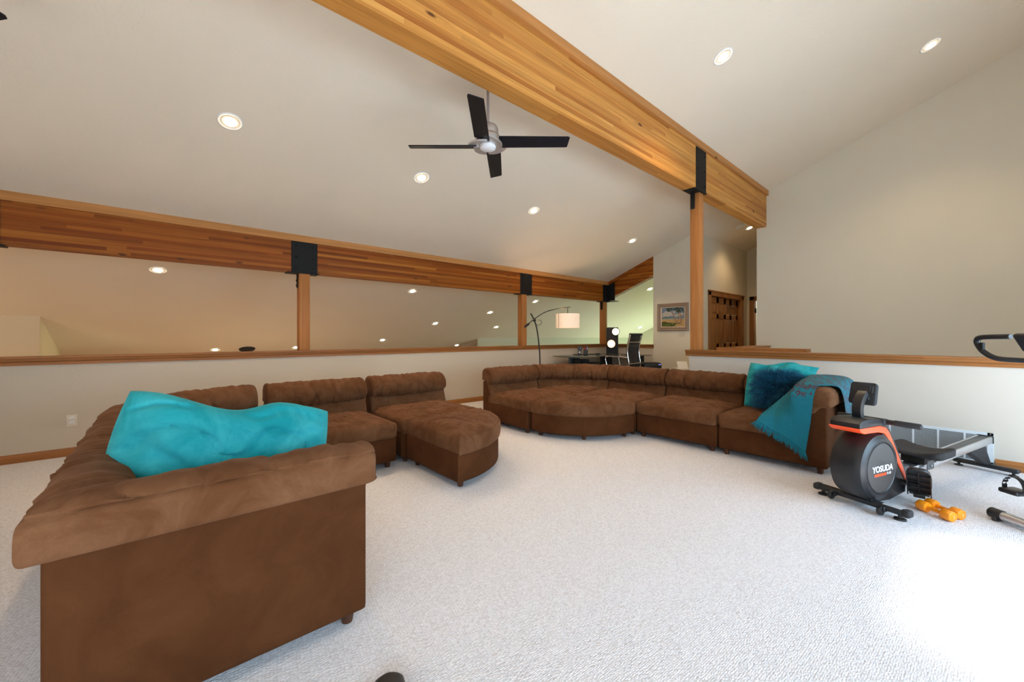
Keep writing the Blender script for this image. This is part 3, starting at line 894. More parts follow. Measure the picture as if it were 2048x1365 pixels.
def ottoman(label, loc, rz, seed, r=.88):
    """quarter round seat: origin at the square corner, filling +x +y"""
    t = thing('ottoman', label, 'ottoman', loc, rz, 'quarter-round brown velvet ottomans')
    g = .005
    oc = rounded_poly([(g, g), (r - .02, g)], 0) + arc_pts(0, 0, r - .02, .03, PI / 2 - .03, 26) + [(g, r - .02)]
    base_block(resample(oc, .05), t)
    oc = [(g, g), (r, g)] + arc_pts(0, 0, r, .03, PI / 2 - .03, 40) + [(g, r)]
    seat_cushion(resample(oc, .016), t, seed, z0=.272, z1=.412, bulge=.046)
    for x, y in ((.08, .08), (.78, .08), (.08, .78), (.56, .56)): leg(t, x, y)
    return t


H90 = PI / 2
# left group
straight_module('brown velvet sofa end with tall side panel, nearest the camera, turquoise pillow on it', (0.645, 1.655, 0), H90, .90, 11, 'lo')
straight_module('brown velvet sofa section behind the turquoise pillow, between the near end and the left corner', (0.645, 2.56, 0), H90, .86, 12)
corner_module('curved brown velvet corner section of the left sofa', (0.645, 3.42, 0), H90, 13)
straight_module('brown velvet sofa section with full seat, left of the left ottoman', (0.70, 3.42, 0), 0, .92, 14)
straight_module('brown velvet sofa section directly behind the left ottoman, free right end', (1.68, 3.47, 0), 0, .93, 15)
ottoman('quarter-round brown velvet ottoman of the left sofa, with a sharp front corner', (1.71, 3.440, 0), -H90, 16)
# right group
straight_module('brown velvet sofa section with exposed left end, left of the right ottoman', (3.33, 3.50, 0), 0, .915, 21)
corner_module('curved brown velvet corner section of the right sofa in front of the desk', (4.25, 3.50, 0), 0, 22)
straight_module('brown velvet sofa section just right of the curved corner, in front of the office chair', (4.25, 3.495, 0), -H90, .89, 23)
straight_module('brown velvet sofa section with full seat, left of the furry cushion', (4.25, 2.60, 0), -H90, .93, 24)
straight_module('brown velvet sofa end under the teal throw and furry cushion', (4.25, 1.665, 0), -H90, .895, 25, 'hi')
ottoman('quarter-round brown velvet ottoman of the right sofa, curved side facing the carpet', (4.222, 3.462, 0), PI, 26)


# ------------------------------------------------------------------ cushions and throw
def pillow(name, M, hw, hh, th, seed, mat, label, group=None, bend=None, n=44, corner=.10, sq=0.0):
    vv = []; ff = []
    for side in (1, -1):
        for j in range(n + 1):
            for i in range(n + 1):
                s = -1 + 2 * i / n; t = -1 + 2 * j / n
                pin = 1 - corner * (1 - s * s) * t * t; qin = 1 - corner * (1 - t * t) * s * s
                x = hw * s * (qin if sq == 0 else math.sqrt(1 - sq * t * t / 2)); y = hh * t * (pin if sq == 0 else math.sqrt(1 - sq * s * s / 2))
                e = max(0, (1 - s ** 4)) ** .55 * max(0, (1 - t ** 4)) ** .55
                z = side * (th * e + .002)
                ed = min(1 - abs(s), 1 - abs(t))
                q = Vector((x, y, side * .5))
                amp = min(1, ed * 5)
                z += side * amp * (.022 * nz3(q, 4.5, seed) + .014 * nz3(q, 11, seed + 2))
                rr = abs(noise.noise(Vector((x * 4 + y * 5 + seed, y * 9 - x * 3, side))))
                z -= side * amp * .022 * math.exp(-(rr / .075) ** 2)
                p = Vector((x, y, z))
                if bend: p = bend(p, s, t)
                vv.append(p)
    k = (n + 1) ** 2
    for j in range(n):
        for i in range(n):
            a = j * (n + 1) + i
            ff.append((a, a + 1, a + n + 2, a + n + 1)); ff.append((k + a, k + a + n + 1, k + a + n + 2, k + a + 1))
    rim = [i for i in range(n + 1)] + [j * (n + 1) + n for j in range(1, n + 1)] + [n * (n + 1) + i for i in range(n - 1, -1, -1)] + [j * (n + 1) for j in range(n - 1, 0, -1)]
    for a, b in zip(rim, rim[1:] + rim[:1]): ff.append((a, k + a, k + b, b))
    mb = MB(); mb.add(vv, ff, M)
    o = mb.build(name, mat, angle=80)
    return tag(o, label, 'cushion', group)


def frame(o, x, y):
    """matrix with local x, y given, z = x cross y"""
    x = Vector(x).normalized(); y = Vector(y); y = (y - x * y.dot(x)).normalized(); z = x.cross(y)
    return Matrix(((x.x, y.x, z.x, o[0]), (x.y, y.y, z.y, o[1]), (x.z, y.z, z.z, o[2]), (0, 0, 0, 1)))


def bendL(p, s, t):
    p.z += -.05 * s * s
    p.y += -.030 * math.cos(s * PI * 1.1) * (1 if t > 0 else .6)
    if t > 0: p.y += .030 * math.exp(-((s - .35) / .25) ** 2) - .045 * max(0, s - .6)
    return p


pillow('cushion', frame((0.215, 2.055, .715), (.67, -.09, -.13), (-.05, .22, .9)), .385, .195, .115, 3.0, 'turq', 'big turquoise cushion slumped over the near sofa end on the left', 'turquoise cushions', bendL, sq=.16)


def bendR(p, s, t):
    p.z += -.05 * t * t * (1 if t > 0 else 0) + .02 * math.sin(s * 5) * (1 if t > .5 else 0) * (t - .5)
    p.y += .018 * math.sin(s * 4.2 + .6) * max(0, t) + (.04 * max(0, s - .7) - .05 * max(0, .25 - abs(s - .55))) * max(0, t)
    p.x += .03 * max(0, t - .7) * (1 if s > .5 else 0) + .012 * math.sin(t * 7) * max(0, s)
    return p


pillow('cushion', frame((4.86, 1.275, .685), (.10, -.72, .0), (.42, .04, .60)), .31, .285, .085, 8.0, 'turq', 'turquoise cushion standing behind the furry one on the right sofa', 'turquoise cushions', bendR, sq=.12)
# furry cushion: core and strands
fc = Vector((4.68, 1.245, .635)); FM = frame(fc, (.10, -.70, .0), (.45, .04, .62))
fo = pillow('fur_cushion', FM, .195, .185, .075, 5.0, 'fur', 'shaggy dark teal fur cushion in front of the turquoise one', None, None, 24, sq=.75)
fo['category'] = 'cushion'
mb = MB(); rnd = random.Random(5)
for k in range(7500):
    s = rnd.uniform(-1, 1); t = rnd.uniform(-1, 1)
    e = max(0, 1 - s ** 4) ** .5 * max(0, 1 - t ** 4) ** .5
    base = Vector((.195 * s * math.sqrt(1 - .375 * t * t), .185 * t * math.sqrt(1 - .375 * s * s), .075 * e + .002))
    if rnd.random() < .10: base.z *= -.4
    rr = math.hypot(s, t)
    ph = noise.noise(Vector((s * 2.6, t * 2.6, 4.0))) * 2.6
    d = Vector((s * (.5 + .5 * rr) + .35 * math.cos(ph * 2) + rnd.gauss(0, .18), t * (.5 + .5 * rr) - .12 + .35 * math.sin(ph * 2) + rnd.gauss(0, .18), .75 * e + .15)).normalized()
    ln = rnd.uniform(.045, .10) * (.75 + .45 * rr); side = d.cross(Vector((rnd.gauss(0, 1), rnd.gauss(0, 1), rnd.gauss(0, 1)))).normalized() * rnd.uniform(.0012, .0024)
    p1 = base + d * ln * .5; d2 = (d + Vector((rnd.gauss(0, .25), -.25 + rnd.gauss(0, .25), -.25))).normalized(); p2 = p1 + d2 * ln * .5
    mb.mat(0 if noise.noise(Vector((s * 5, t * 5, 1.0))) + rnd.uniform(-.4, .4) < .12 else 1)
    mb.add([base - side, base + side, p1 + side * .8, p1 - side * .8, p2], [(0, 1, 2, 3), (3, 2, 4)], FM)
mb.build('fur', ['fur', 'fur_tip'], fo, smooth=False, recalc=False)

# throw blanket: rows across (left edge, right edge), from the fringe on the seat front over the arm and down behind
ROWS = [((4.195, 1.290, .405), (4.172, 1.010, .270), (4.168, .905, .195)), ((4.235, 1.268, .458), (4.175, 1.012, .380), (4.172, .888, .330)), ((4.31, 1.235, .505), (4.188, 1.018, .475), (4.176, .872, .455)),
        ((4.45, 1.172, .590), (4.198, 1.024, .585), (4.180, .860, .590)), ((4.60, 1.118, .675), (4.222, 1.030, .680), (4.184, .850, .690)), ((4.76, 1.070, .752), (4.30, 1.005, .762), (4.232, .832, .770)),
        ((4.90, 1.020, .805), (4.42, .940, .792), (4.30, .795, .774)), ((5.01, .960, .808), (4.55, .850, .792), (4.36, .748, .772)), ((5.08, .870, .805), (4.63, .770, .778), (4.41, .715, .750)), ((5.14, .770, .785), (4.74, .712, .735), (4.44, .698, .690)),
        ((5.17, .705, .710), (4.80, .695, .640), (4.48, .690, .600)), ((5.19, .692, .560), (4.84, .688, .510), (4.52, .686, .480)), ((5.21, .686, .400), (4.88, .685, .370), (4.56, .684, .350))]
def throw_grid(nu, nv):
    L, Mi, Rr = (catmull([r[q] for r in ROWS], nv) for q in range(3))
    rows = []
    for j, (a, m_, b) in enumerate(zip(L, Mi, Rr)):
        row = []
        for i in range(nu + 1):
            k = i / nu; tj = j / (len(L) - 1); h = .68
            p = a.lerp(m_, k / h) if k < h else m_.lerp(b, (k - h) / (1 - h))
            e = max(0, 1 - abs(k - h) / .16) ** 2 * .22
            p = p.lerp((a + b) / 2, e * .35)
            fold = (.010 * math.sin(k * 9 + tj * 4) + .012 * nz3(p, 9, 2.0)) * math.sin(k * PI) ** .5
            p = p + Vector((-.55 * abs(fold) if tj < .4 else 0, .2 * abs(fold), .7 * abs(fold)))
            row.append(p)
        rows.append(row)
    return rows
rows = throw_grid(28, 7)
nr = len(rows); nc = len(rows[0])
vv = [p for r in rows for p in r]
TH = Vector((.006, .003, -.008))
vv += [p + TH for p in vv]
off = nr * nc
mb = MB()
for j in range(nr - 1):
    for i in range(nc - 1):
        a = j * nc + i; tj = j / (nr - 1)
        mb.f.append((a, a + 1, a + nc + 1, a + nc)); mb.mi.append(1 if tj > .30 else 0)
        mb.f.append((off + a, off + a + nc, off + a + nc + 1, off + a + 1)); mb.mi.append(0)
for j in range(nr - 1):
    for i in (0, nc - 1):
        a = j * nc + i; mb.f.append((a, a + nc, off + a + nc, off + a)); mb.mi.append(0)
for i in range(nc - 1):
    for j in (0, nr - 1):
        a = j * nc + i; mb.f.append((a, a + 1, off + a + 1, off + a)); mb.mi.append(0)
mb.v = [tuple(p) for p in vv]
mt, nt, b = new_mat('teal_wool_flowers')
co = objco(nt)
mp = nd(nt, 'ShaderNodeMapping', None, Vector=co); mp.inputs['Rotation'].default_value = (0.2, 0.2, 0.5)
vo = nd(nt, 'ShaderNodeTexVoronoi', None, Vector=mp.outputs[0], Scale=21.0, Randomness=0.55)
wob = nd(nt, 'ShaderNodeTexNoise', None, Vector=co, Scale=55.0, Detail=1.0)
d0 = math_n(nt, 'ADD', vo.outputs['Distance'], math_n(nt, 'MULTIPLY', math_n(nt, 'SUBTRACT', wob.outputs[0], .5), .55))
ring = ramp(nt, d0, [(0.05, 0.0), (0.10, 1.0), (0.20, 1.0), (0.24, 0.0), (0.30, 0.0), (0.35, 1.0), (0.46, 1.0), (0.50, 0.0)])
nt.links.new(mix_c(nt, math_n(nt, 'MULTIPLY', ring, .9), (0.004, 0.17, 0.225), (0.105, 0.012, 0.03)), b.inputs['Base Color'])
b.inputs['Roughness'].default_value = .95
MAT['throw_pattern'] = mt
throw = mb.build('throw_blanket', ['throw', 'throw_pattern'], None, angle=80)
tag(throw, 'teal fringed wool throw with dark red flower band draped over the right sofa arm', 'throw blanket')
mb = MB(); rnd = random.Random(9)
for k in range(330):
    f = rnd.random(); i = f * (nc - 1); i0 = int(i); q = i - i0
    p = Vector(rows[0][i0]).lerp(Vector(rows[0][min(i0 + 1, nc - 1)]), q)
    clump = math.sin(f * 62) * .010
    ln = rnd.uniform(.045, .085)
    fall = max(0.0, min(1.0, (f - .05) / .35))
    d = Vector((-.55 + .5 * fall, .35 * (1 - f) + clump * 14 + rnd.gauss(0, .14), -.35 - .9 * fall)).normalized()
    s = Vector((.2, .9, 0)).normalized() * rnd.uniform(.0013, .0028)
    p1 = p + d * ln * .55; p2 = p1 + (d + Vector((.25 * fall, clump * 20, -.3))).normalized() * ln * .45
    n_ = Vector((-.0015, 0, .0015))
    mb.add([p - s, p + s, p1 + s, p1 - s, p2 + s * .4, p2 - s * .4, p + n_, p1 + n_], [(0, 1, 2, 3), (3, 2, 4, 5), (0, 6, 7, 3), (6, 1, 2, 7)])
mb.build('fringe', 'throw', throw, smooth=False, recalc=False)

# ------------------------------------------------------------------ wall fittings, painting, vent
NEG90 = -PI / 2            # local x runs right as seen from the room, local -y faces the room


def plate(name, loc, rz, w, h, label, cat, mat='beige_plastic'):
    t = thing(name, label, cat, loc, rz)
    mb = MB(); mb.box(-w / 2, w / 2, -.006, 0, -h / 2, h / 2, .0025, 2); mb.build('cover_plate', mat, t); return t


t = plate('wall_outlet', (-.675, VL, .352), 0, .075, .118, 'double wall outlet low on the left half wall left of the sofa', 'outlet')
for s in (-1, 1):
    mb = MB(); mb.solid(rounded_poly([(-.017, -.014), (.017, -.014), (.017, .014), (-.017, .014)], .010), [(0, 0), (0, .003), (.001, .0035)], K=1, M=Tm(0, -.006, s * .020) @ Rm(PI / 2, 'X'))
    so = mb.build('socket', 'white_plastic', t)
    mb = MB()
    for x, z, w, h in ((-.006, .004, .002, .008), (.006, .004, .002, .007), (0, -.006, .004, .004)):
        mb.box(x - w / 2, x + w / 2, -.0102, -.008, s * .020 + z - h / 2, s * .020 + z + h / 2)
    mb.build('socket_slots', 'black_plastic', so)
t = plate('light_switch', (UE, 4.02, 1.255), NEG90, .115, .118, 'beige double light switch below the painting beside the fir post', 'light switch')
for s in (-1, 1):
    mb = MB(); mb.box(s * .023 - .005, s * .023 + .005, -.016, -.004, -.004, .014, .002, 1); mb.build('toggle', 'beige_plastic', t)
t = plate('wall_plate', (UE, 4.245, 2.86), NEG90, .10, .15, 'blank beige plate high on the wall above the painting', 'wall plate')
mb = MB(); mb.box(-.004, .004, -.0085, -.005, .045, .05); mb.build('screw', 'nickel', t)

t = thing('framed_painting', 'small seascape painting with leaning trees in a carved silver-brown frame beside the fir post', 'painting', (UE, 4.215, 1.61), NEG90)
FW, FH = .350, .302
mb = MB(); prof = [(0, 0), (0, .028), (.018, .040), (.040, .030), (.058, .036), (.072, .018), (.078, .012)]
def frame_ring(mb, prof, w, h):
    vv = []; ff = []
    for d, y in prof:
        for sx, sz in ((-1, -1), (1, -1), (1, 1), (-1, 1)): vv.append((sx * (w - d), -y, sz * (h - d)))
    for i in range(len(prof) - 1):
        for k in range(4): ff.append((i * 4 + k, i * 4 + (k + 1) % 4, (i + 1) * 4 + (k + 1) % 4, (i + 1) * 4 + k))
    mb.add(vv, ff)
frame_ring(mb, prof, FW, FH); mb.build('frame', 'frame_wood', t, smooth=False)
mb = MB(); frame_ring(mb, [(.076, .016), (.080, .017), (.092, .010), (.094, .004)], FW, FH); mb.build('liner', 'frame_inner', t, smooth=False)
cw, ch = FW - .09, FH - .09
PM = {'p_sky': ((0.16, 0.22, 0.30), .3), 'p_cloud': ((0.42, 0.40, 0.37), .25), 'p_hill': ((0.10, 0.14, 0.14), .2), 'p_sea': ((0.22, 0.30, 0.32), .15), 'p_sand': ((0.44, 0.29, 0.12), .2), 'p_grass': ((0.035, 0.055, 0.010), .5), 'p_grass_light': ((0.13, 0.16, 0.03), .4), 'p_trunk': ((0.15, 0.075, 0.035), .3), 'p_trunk_lit': ((0.40, 0.24, 0.13), .2), 'p_leaf': ((0.03, 0.055, 0.04), .4)}
for k, (c, v) in PM.items(): MAT[k] = simple(k, c, .6, var=v, scale=28)
mb = MB(); names = list(PM)
def pl2(nm, pts, lay):
    mb.mat(names.index(nm)); n = len(pts)
    mb.add([(x * cw, -.0045 - lay * .0002, z * ch) for x, z in pts], [tuple(range(n))])
pl2('p_sky', [(-1, -.15), (1, -.15), (1, 1), (-1, 1)], 0)
rnd = random.Random(3)
for cx, cz_, r in ((-.8, .35, .2), (-.55, .5, .22), (-.3, .45, .2), (-.1, .25, .25), (-.5, .2, .3), (.1, .5, .16), (.75, .3, .2), (.55, .2, .25), (-.85, .12, .15), (.3, .15, .2)):
    pl2('p_cloud', [(max(-1, min(1, cx + r * rnd.uniform(.8, 1.15) * math.cos(a * .5236))), cz_ + r * .62 * rnd.uniform(.8, 1.1) * math.sin(a * .5236)) for a in range(12)], 1 + r)
pl2('p_hill', [(-1, -.15), (-1, -.06), (-.8, -.02), (-.62, .05), (-.45, .06), (-.3, .0), (-.1, -.05), (.3, -.06), (1, -.07), (1, -.15)], 3)
pl2('p_sea', [(-1, -.30), (1, -.30), (1, -.11), (-1, -.11)], 4)
pl2('p_sand', [(-1, -1), (1, -1), (1, -.26), (.2, -.24), (-1, -.22)], 5)
pl2('p_grass', [(-1, -1), (-1, -.5), (-.7, -.45), (-.5, -.55), (-.2, -.58), (.2, -.6), (.6, -.62), (.75, -.7), (.3, -.74), (.1, -.95), (-.3, -1)], 6)
for k in range(34):
    x = rnd.uniform(-.95, .5); z = rnd.uniform(-.98, -.62); s = rnd.uniform(.04, .11)
    pl2('p_grass_light', [(max(-1, min(1, x + s * math.cos(a * 1.05))), max(-1, z + s * .5 * math.sin(a * 1.05))) for a in range(6)], 7 + k * .02)
def trunk(pts, w0, w1):
    n = len(pts)
    for nm, o_, f, lay in (('p_trunk', 0, 1, 9), ('p_trunk_lit', .012, .4, 9.6)):
        L = []; Rr = []
        for i, (x, z) in enumerate(pts):
            w = w0 + (w1 - w0) * i / (n - 1); L.append((x + o_ - w * f, z)); Rr.append((x + o_ + w * f, z))
        for i in range(n - 1): pl2(nm, [L[i], Rr[i], Rr[i + 1], L[i + 1]], lay)
trunk([(.36, -.68), (.28, -.5), (.18, -.2), (.05, .2), (-.08, .6), (-.16, .97)], .055, .03)
trunk([(.42, -.68), (.40, -.55), (.5, -.25), (.52, .1), (.47, .4), (.45, .97)], .04, .03)
trunk([(.60, -.66), (.72, -.45), (.74, -.15), (.66, .2), (.55, .55), (.48, .97)], .055, .03)
for k in range(70):
    x = rnd.choice([rnd.uniform(-.5, -.1), rnd.uniform(-.1, .95), rnd.uniform(.3, .95)]); z = rnd.uniform(.45 if x > .3 else .6, .97); s = rnd.uniform(.05, .12)
    pl2('p_leaf', [(max(-1, min(1, x + s * rnd.uniform(.5, 1) * math.cos(a * 1.05))), min(1, z + s * rnd.uniform(.5, 1) * math.sin(a * 1.05))) for a in range(6)], 11 + k * .02)
mb.build('canvas', names, t, smooth=False, recalc=False)

VW = .4375
t = thing('floor_vent', 'wide white return air grille low on the right half wall behind the rowing machine', 'vent', (UR, .2625, .03), NEG90)
mb = MB()
for a, b, c, d in ((-VW, VW, 0, .022), (-VW, VW, .258, .285), (-VW, -VW + .028, 0, .285), (VW - .040, VW, 0, .285)): mb.box(a, b, -.012, 0, c, d, .002, 1)
mb.build('grille_frame', 'white_metal', t)
mb = MB(); mb.box(-VW + .02, VW - .02, -.0025, 0, .01, .27); mb.build('backing', 'vent_dark', t)
for v in (.51, .34, .17, .0):
    mb = MB(); x = .2625 - v; mb.box(x - .007, x + .007, -.0115, -.001, .02, .26, .001, 1); mb.build('divider', 'white_metal', t)
mb = MB()
for k in range(23):
    z = .026 + k * .0101
    mb.add([(-VW + .025, -.010, z), (VW - .035, -.010, z), (VW - .035, -.004, z + .0016), (-VW + .025, -.004, z + .0016), (-VW + .025, -.010, z + .0042), (VW - .035, -.010, z + .0042), (VW - .035, -.004, z + .0058), (-VW + .025, -.004, z + .0058)],
           [(0, 1, 2, 3), (4, 7, 6, 5), (0, 4, 5, 1), (2, 6, 7, 3)])
mb.build('louvers', 'louver_shaded', t, smooth=False)
for x, z in ((-.25, .272), (.1, .272), (VW - .02, .272), (VW - .012, .13)):
    mb = MB(); mb.lathe([(.004, 0), (.003, .002), (0, .0025)], 8, Tm(x, -.012, z) @ Rm(PI / 2, 'X')); mb.build('screw', 'nickel', t)

# ------------------------------------------------------------------ arc floor lamp
t = thing('arc_floor_lamp', 'dark bronze arc floor lamp with glowing cream drum shade behind the right sofa', 'floor lamp', (5.349, 5.283, 0))
B0 = Vector((5.349, 5.283, 0))
def rel(L): return [Vector(p) - B0 for p in L]
mb = MB(); mb.lathe([(0, 0), (.16, 0), (.165, .012), (.15, .028), (.03, .036), (0, .036)], 32); mb.build('base', 'bronze', t)
mb = MB(); mb.tube(rel([(5.349, 5.283, .03), (5.349, 5.283, .606), (5.342, 5.289, .936), (5.307, 5.32, 1.313), (5.265, 5.358, 1.502), (5.215, 5.401, 1.624)]), .0135, 12, smooth=6); mb.build('pole', 'bronze', t)
mb = MB(); mb.tube(rel([(5.187, 5.426, 1.426), (5.293, 5.333, 1.539), (5.42, 5.221, 1.643), (5.562, 5.096, 1.699), (5.703, 4.972, 1.728), (5.781, 4.904, 1.737)]), .0085, 10, smooth=6); mb.build('arm', 'bronze', t)
mb = MB(); mb.tube(rel([(5.13, 5.475, 1.36), (5.195, 5.42, 1.43)]), .022, 14); mb.build('counterweight', 'bronze', t)
mb = MB(); mb.tube(rel([(5.25, 5.37, 1.49), (5.29, 5.335, 1.50)]), .024, 12); mb.build('clamp', 'bronze', t)
mb = MB(); mb.tube([B0 * 0 + Vector((-.02 + .045 * math.sin(a * .4), .02 - .04 * math.sin(a * .4), 1.50 - .05 + .05 * math.cos(a * .4))) for a in range(12)], .004, 8); mb.build('cord_loop', 'bronze', t)
sh = Vector((5.741, 4.939, 1.35)) - B0
mb = MB(); mb.tube([sh + Vector((0, 0, .375)), sh + Vector((0, 0, .26))], .006, 10); mb.build('hanger', 'bronze', t)
mb = MB(); mb.lathe([(.215, .0), (.222, .0), (.222, .262), (.215, .262), (.215, .0)], 48, Tm(*sh)); so = mb.build('shade', 'shade', t)
mb = MB(); mb.box(-.003, .003, -.2245, -.2215, .0, .262, M=Tm(*sh) @ Rm(R(-96), 'Z')); mb.build('shade_seam', 'bronze', so)
mb = MB(); mb.lathe([(0, .10), (.03, .105), (.035, .14), (.02, .18), (.0, .19)], 20, Tm(*sh)); mb.build('bulb', 'glow_bulb', t)
mb = MB()
for k in range(3): mb.tube([sh + Vector((0, 0, .25)), sh + Vector((.216 * math.cos(k * 2.09), .216 * math.sin(k * 2.09), .255))], .003, 6)
mb.build('shade_spokes', 'bronze', t)
lamp('arc_lamp_light', 'POINT', B0 + sh + Vector((0, 0, .06)), 20, (1.0, .68, .40), shadow_soft_size=.05)

# ------------------------------------------------------------------ desk corner
t = thing('desk', 'dark glass corner desk behind the right sofa', 'desk', (0, 0, 0))
do = catmull_loop([(6.02, 5.45), (6.10, 5.08), (6.42, 4.93), (6.85, 5.02), (7.22, 5.02), (7.46, 4.86), (7.62, 4.62), (7.90, 4.50), (8.18, 4.62), (8.30, 5.1), (8.30, 5.78), (7.3, 5.80), (6.3, 5.78)], 6)
mb = MB(); mb.solid(do, [(.004, .766), (0, .769), (0, .777), (.004, .780)], K=2); mb.build('glass_top', 'desk_glass', t)
mb = MB(); mb.box(6.30, 6.62, 5.35, 5.40, 0, .766, .004); mb.build('pedestal', 'dark_grey', t)
mb = MB(); mb.box(7.78, 7.98, 4.66, 4.76, 0, .766, .004); mb.build('pedestal', 'black_matte', t)
mb = MB(); mb.box(7.6, 8.0, 5.5, 5.56, 0, .766, .004); mb.build('pedestal', 'black_matte', t)
mb = MB(); mb.box(6.25, 7.0, 5.10, 5.42, .615, .632, .003); mb.build('keyboard_tray', 'black_matte', t)
mb = MB(); mb.box(-.15, .15, -.09, .09, 0, .085, .012, 2); o = mb.build('router', 'black_plastic'); o.location = (6.50, 5.22, .632); tag(o, 'small black box on the tray under the left end of the desk', 'box')
mb = MB(); mb.box(-.30, .30, -.11, .11, 0, .006, .002); o = mb.build('desk_pad', 'black_matte'); o.location = (7.20, 5.62, .78); o.rotation_euler = (0, 0, -.35); tag(o, 'thin dark desk pad under the pen cup on the desk', 'desk pad')
t = thing('pen_cup', 'dark pen cup holding red and blue pens on the desk', 'pen cup', (7.20, 5.66, .786))
mb = MB(); mb.lathe([(.0, 0), (.048, 0), (.048, .098), (.043, .098), (.043, .01), (0, .01)], 20); mb.build('cup', 'dark_grey', t)
for k, (mt_, dx, dy) in enumerate((('red_pen', -.02, -.01), ('red_pen', -.005, .015), ('blue_pen', .02, 0), ('red_pen', -.03, .01), ('print_white', .028, -.01))):
    mb = MB(); mb.tube([(dx * .5, dy, .012), (dx * 1.6, dy * 1.4, .16 + .014 * (k % 3))], .006, 8); mb.build('pen', mt_, t)
t = thing('desk_mirror', 'small round magnifying mirror leaning by the pen cup', 'mirror', (7.10, 5.75, .78))
mb = MB(); mb.lathe([(0, 0), (.035, 0), (.035, .008), (.006, .014), (.006, .09), (0, .09)], 18); mb.build('stand', 'dark_grey', t)
MF = Tm(0, 0, .135) @ Rm(math.atan2(-AF, AR), 'Z') @ Rm(R(78), 'X')
mb = MB(); mb.lathe([(.052, -.004), (.056, 0), (.052, .005), (.047, .002)], 28, MF); mb.build('mirror_rim', 'dark_grey', t)
mb = MB(); mb.lathe([(0, .001), (.047, .001)], 28, MF); mb.build('mirror_glass', 'mirror', t)
t = thing('webcam', 'small dark grey camera standing left of the pen cup', 'camera', (7.00, 5.68, .786), math.atan2(-AF, AR))
mb = MB(); mb.lathe([(0, 0), (.03, 0), (.028, .012), (.01, .02), (.01, .03), (0, .03)], 16); mb.build('foot', 'dark_grey', t)
mb = MB(); mb.box(-.032, .032, -.02, .02, .025, .075, .008, 2); mb.build('body', 'black_plastic', t)
mb = MB(); mb.lathe([(0, 0), (.017, 0), (.016, .014), (.012, .015), (0, .012)], 18, Tm(0, -.02, .048) @ Rm(PI / 2, 'X')); mb.build('lens', 'silver', t)
mb = MB(); mb.solid(rounded_poly([(-.03, -.05), (.03, -.05), (.03, .05), (-.03, .05)], .028), [(.002, 0), (0, .006), (.004, .018), (.012, .026)], .006, 4); o = mb.build('computer_mouse', 'black_plastic'); o.location = (7.32, 5.42, .78); o.rotation_euler = (0, 0, .6); tag(o, 'black computer mouse on the glass desk right of the pen cup', 'computer mouse')

t = thing('globe_lamp', 'black panel lamp with two glowing round globes on the desk', 'lamp', (7.87, 5.40, .78), math.atan2(-AF, AR))
mb = MB(); mb.box(-.128, .128, .0, .10, .0, .615, .006, 2); mb.build('panel', 'black_matte', t)
mb = MB(); mb.box(-.13, .13, -.06, .12, .0, .012, .003, 2); mb.build('foot', 'black_matte', t)
for x, z, r in ((.060, .515, .083), (-.042, .232, .088)):
    mb = MB(); mb.lathe([(0, 0), (r * .97, .0), (r * 1.10, .012), (r * 1.12, .03), (r * 1.02, .035), (r * .97, .02)], 36, Tm(x, 0, z) @ Rm(PI / 2, 'X')); rg = mb.build('ring', 'gold' if x < 0 else 'black_matte', t)
    mb = MB(); mb.lathe([(r * .98, .018), (r * .93, .045), (r * .75, .072), (r * .4, .09), (0, .095)], 36, Tm(x, 0, z) @ Rm(PI / 2, 'X')); mb.build('globe', 'glow_globe', t)
mb = MB(); mb.lathe([(.006, 0), (.006, .004), (0, .005)], 10, Tm(.01, 0, .065) @ Rm(PI / 2, 'X')); mb.build('knob', 'chrome', t)

# ------------------------------------------------------------------ office chair
t = thing('office_chair', 'high-back black office chair with chrome frame at the desk, seen from behind', 'chair', (6.92, 4.52, 0), .10)
BP = [(0, -.20, .50), (0, -.245, .58), (0, -.255, .68), (0, -.235, .80), (0, -.225, .92), (0, -.245, 1.05), (0, -.275, 1.17), (0, -.285, 1.225)]
BS = catmull(BP, 5)
mb = MB(); vv = []; ff = []; n = len(BS)
for y_off in (0.0, .018):
    for p in BS:
        for i in range(9):
            x = -.235 + .47 * i / 8; vv.append((x, p.y + y_off + .006 * math.cos(i / 8 * PI * 2), p.z))
for s in range(2):
    for j in range(n - 1):
        for i in range(8):
            a = s * n * 9 + j * 9 + i; ff.append((a, a + 1, a + 10, a + 9))
mb.add(vv, ff); mb.build('backrest', 'black_matte', t, recalc=False)
mb = MB(); mb.tube([(-.245, -.285, 1.225), (.245, -.285, 1.225)], .024, 14); mb.build('top_roll', 'black_matte', t)
for s in (-1, 1):
    mb = MB(); mb.tube([Vector((s * .245, p.y - .004, p.z)) for p in BS], .0125, 10); mb.build('side_frame', 'chrome', t)
for z, y in ((1.075, -.262), (.66, -.265)):
    mb = MB(); mb.tube([(-.245, y, z), (0, y - .012, z), (.245, y, z)], .011, 10, smooth=4); mb.build('crossbar', 'chrome', t)
for s in (-1, 1):
    mb = MB(); mb.tube([(s * .25, -.235, .78), (s * .27, -.05, .795), (s * .27, .17, .795), (s * .27, .225, .76), (s * .27, .215, .68), (s * .26, .17, .52), (s * .24, .1, .49)], .0125, 10, smooth=5); a = mb.build('armrest', 'chrome', t)
    mb = MB(); mb.box(s * .27 - .02, s * .27 + .02, -.06, .17, .800, .815, .006, 2); mb.build('arm_pad', 'black_matte', a)
mb = MB(); mb.box(-.24, .24, -.22, .25, .455, .50, .02, 3); mb.build('seat', 'black_matte', t)
mb = MB(); mb.lathe([(.03, .08), (.03, .28), (.018, .285), (.018, .45), (.06, .455)], 16); mb.build('gas_lift', 'steel', t)
mb = MB()
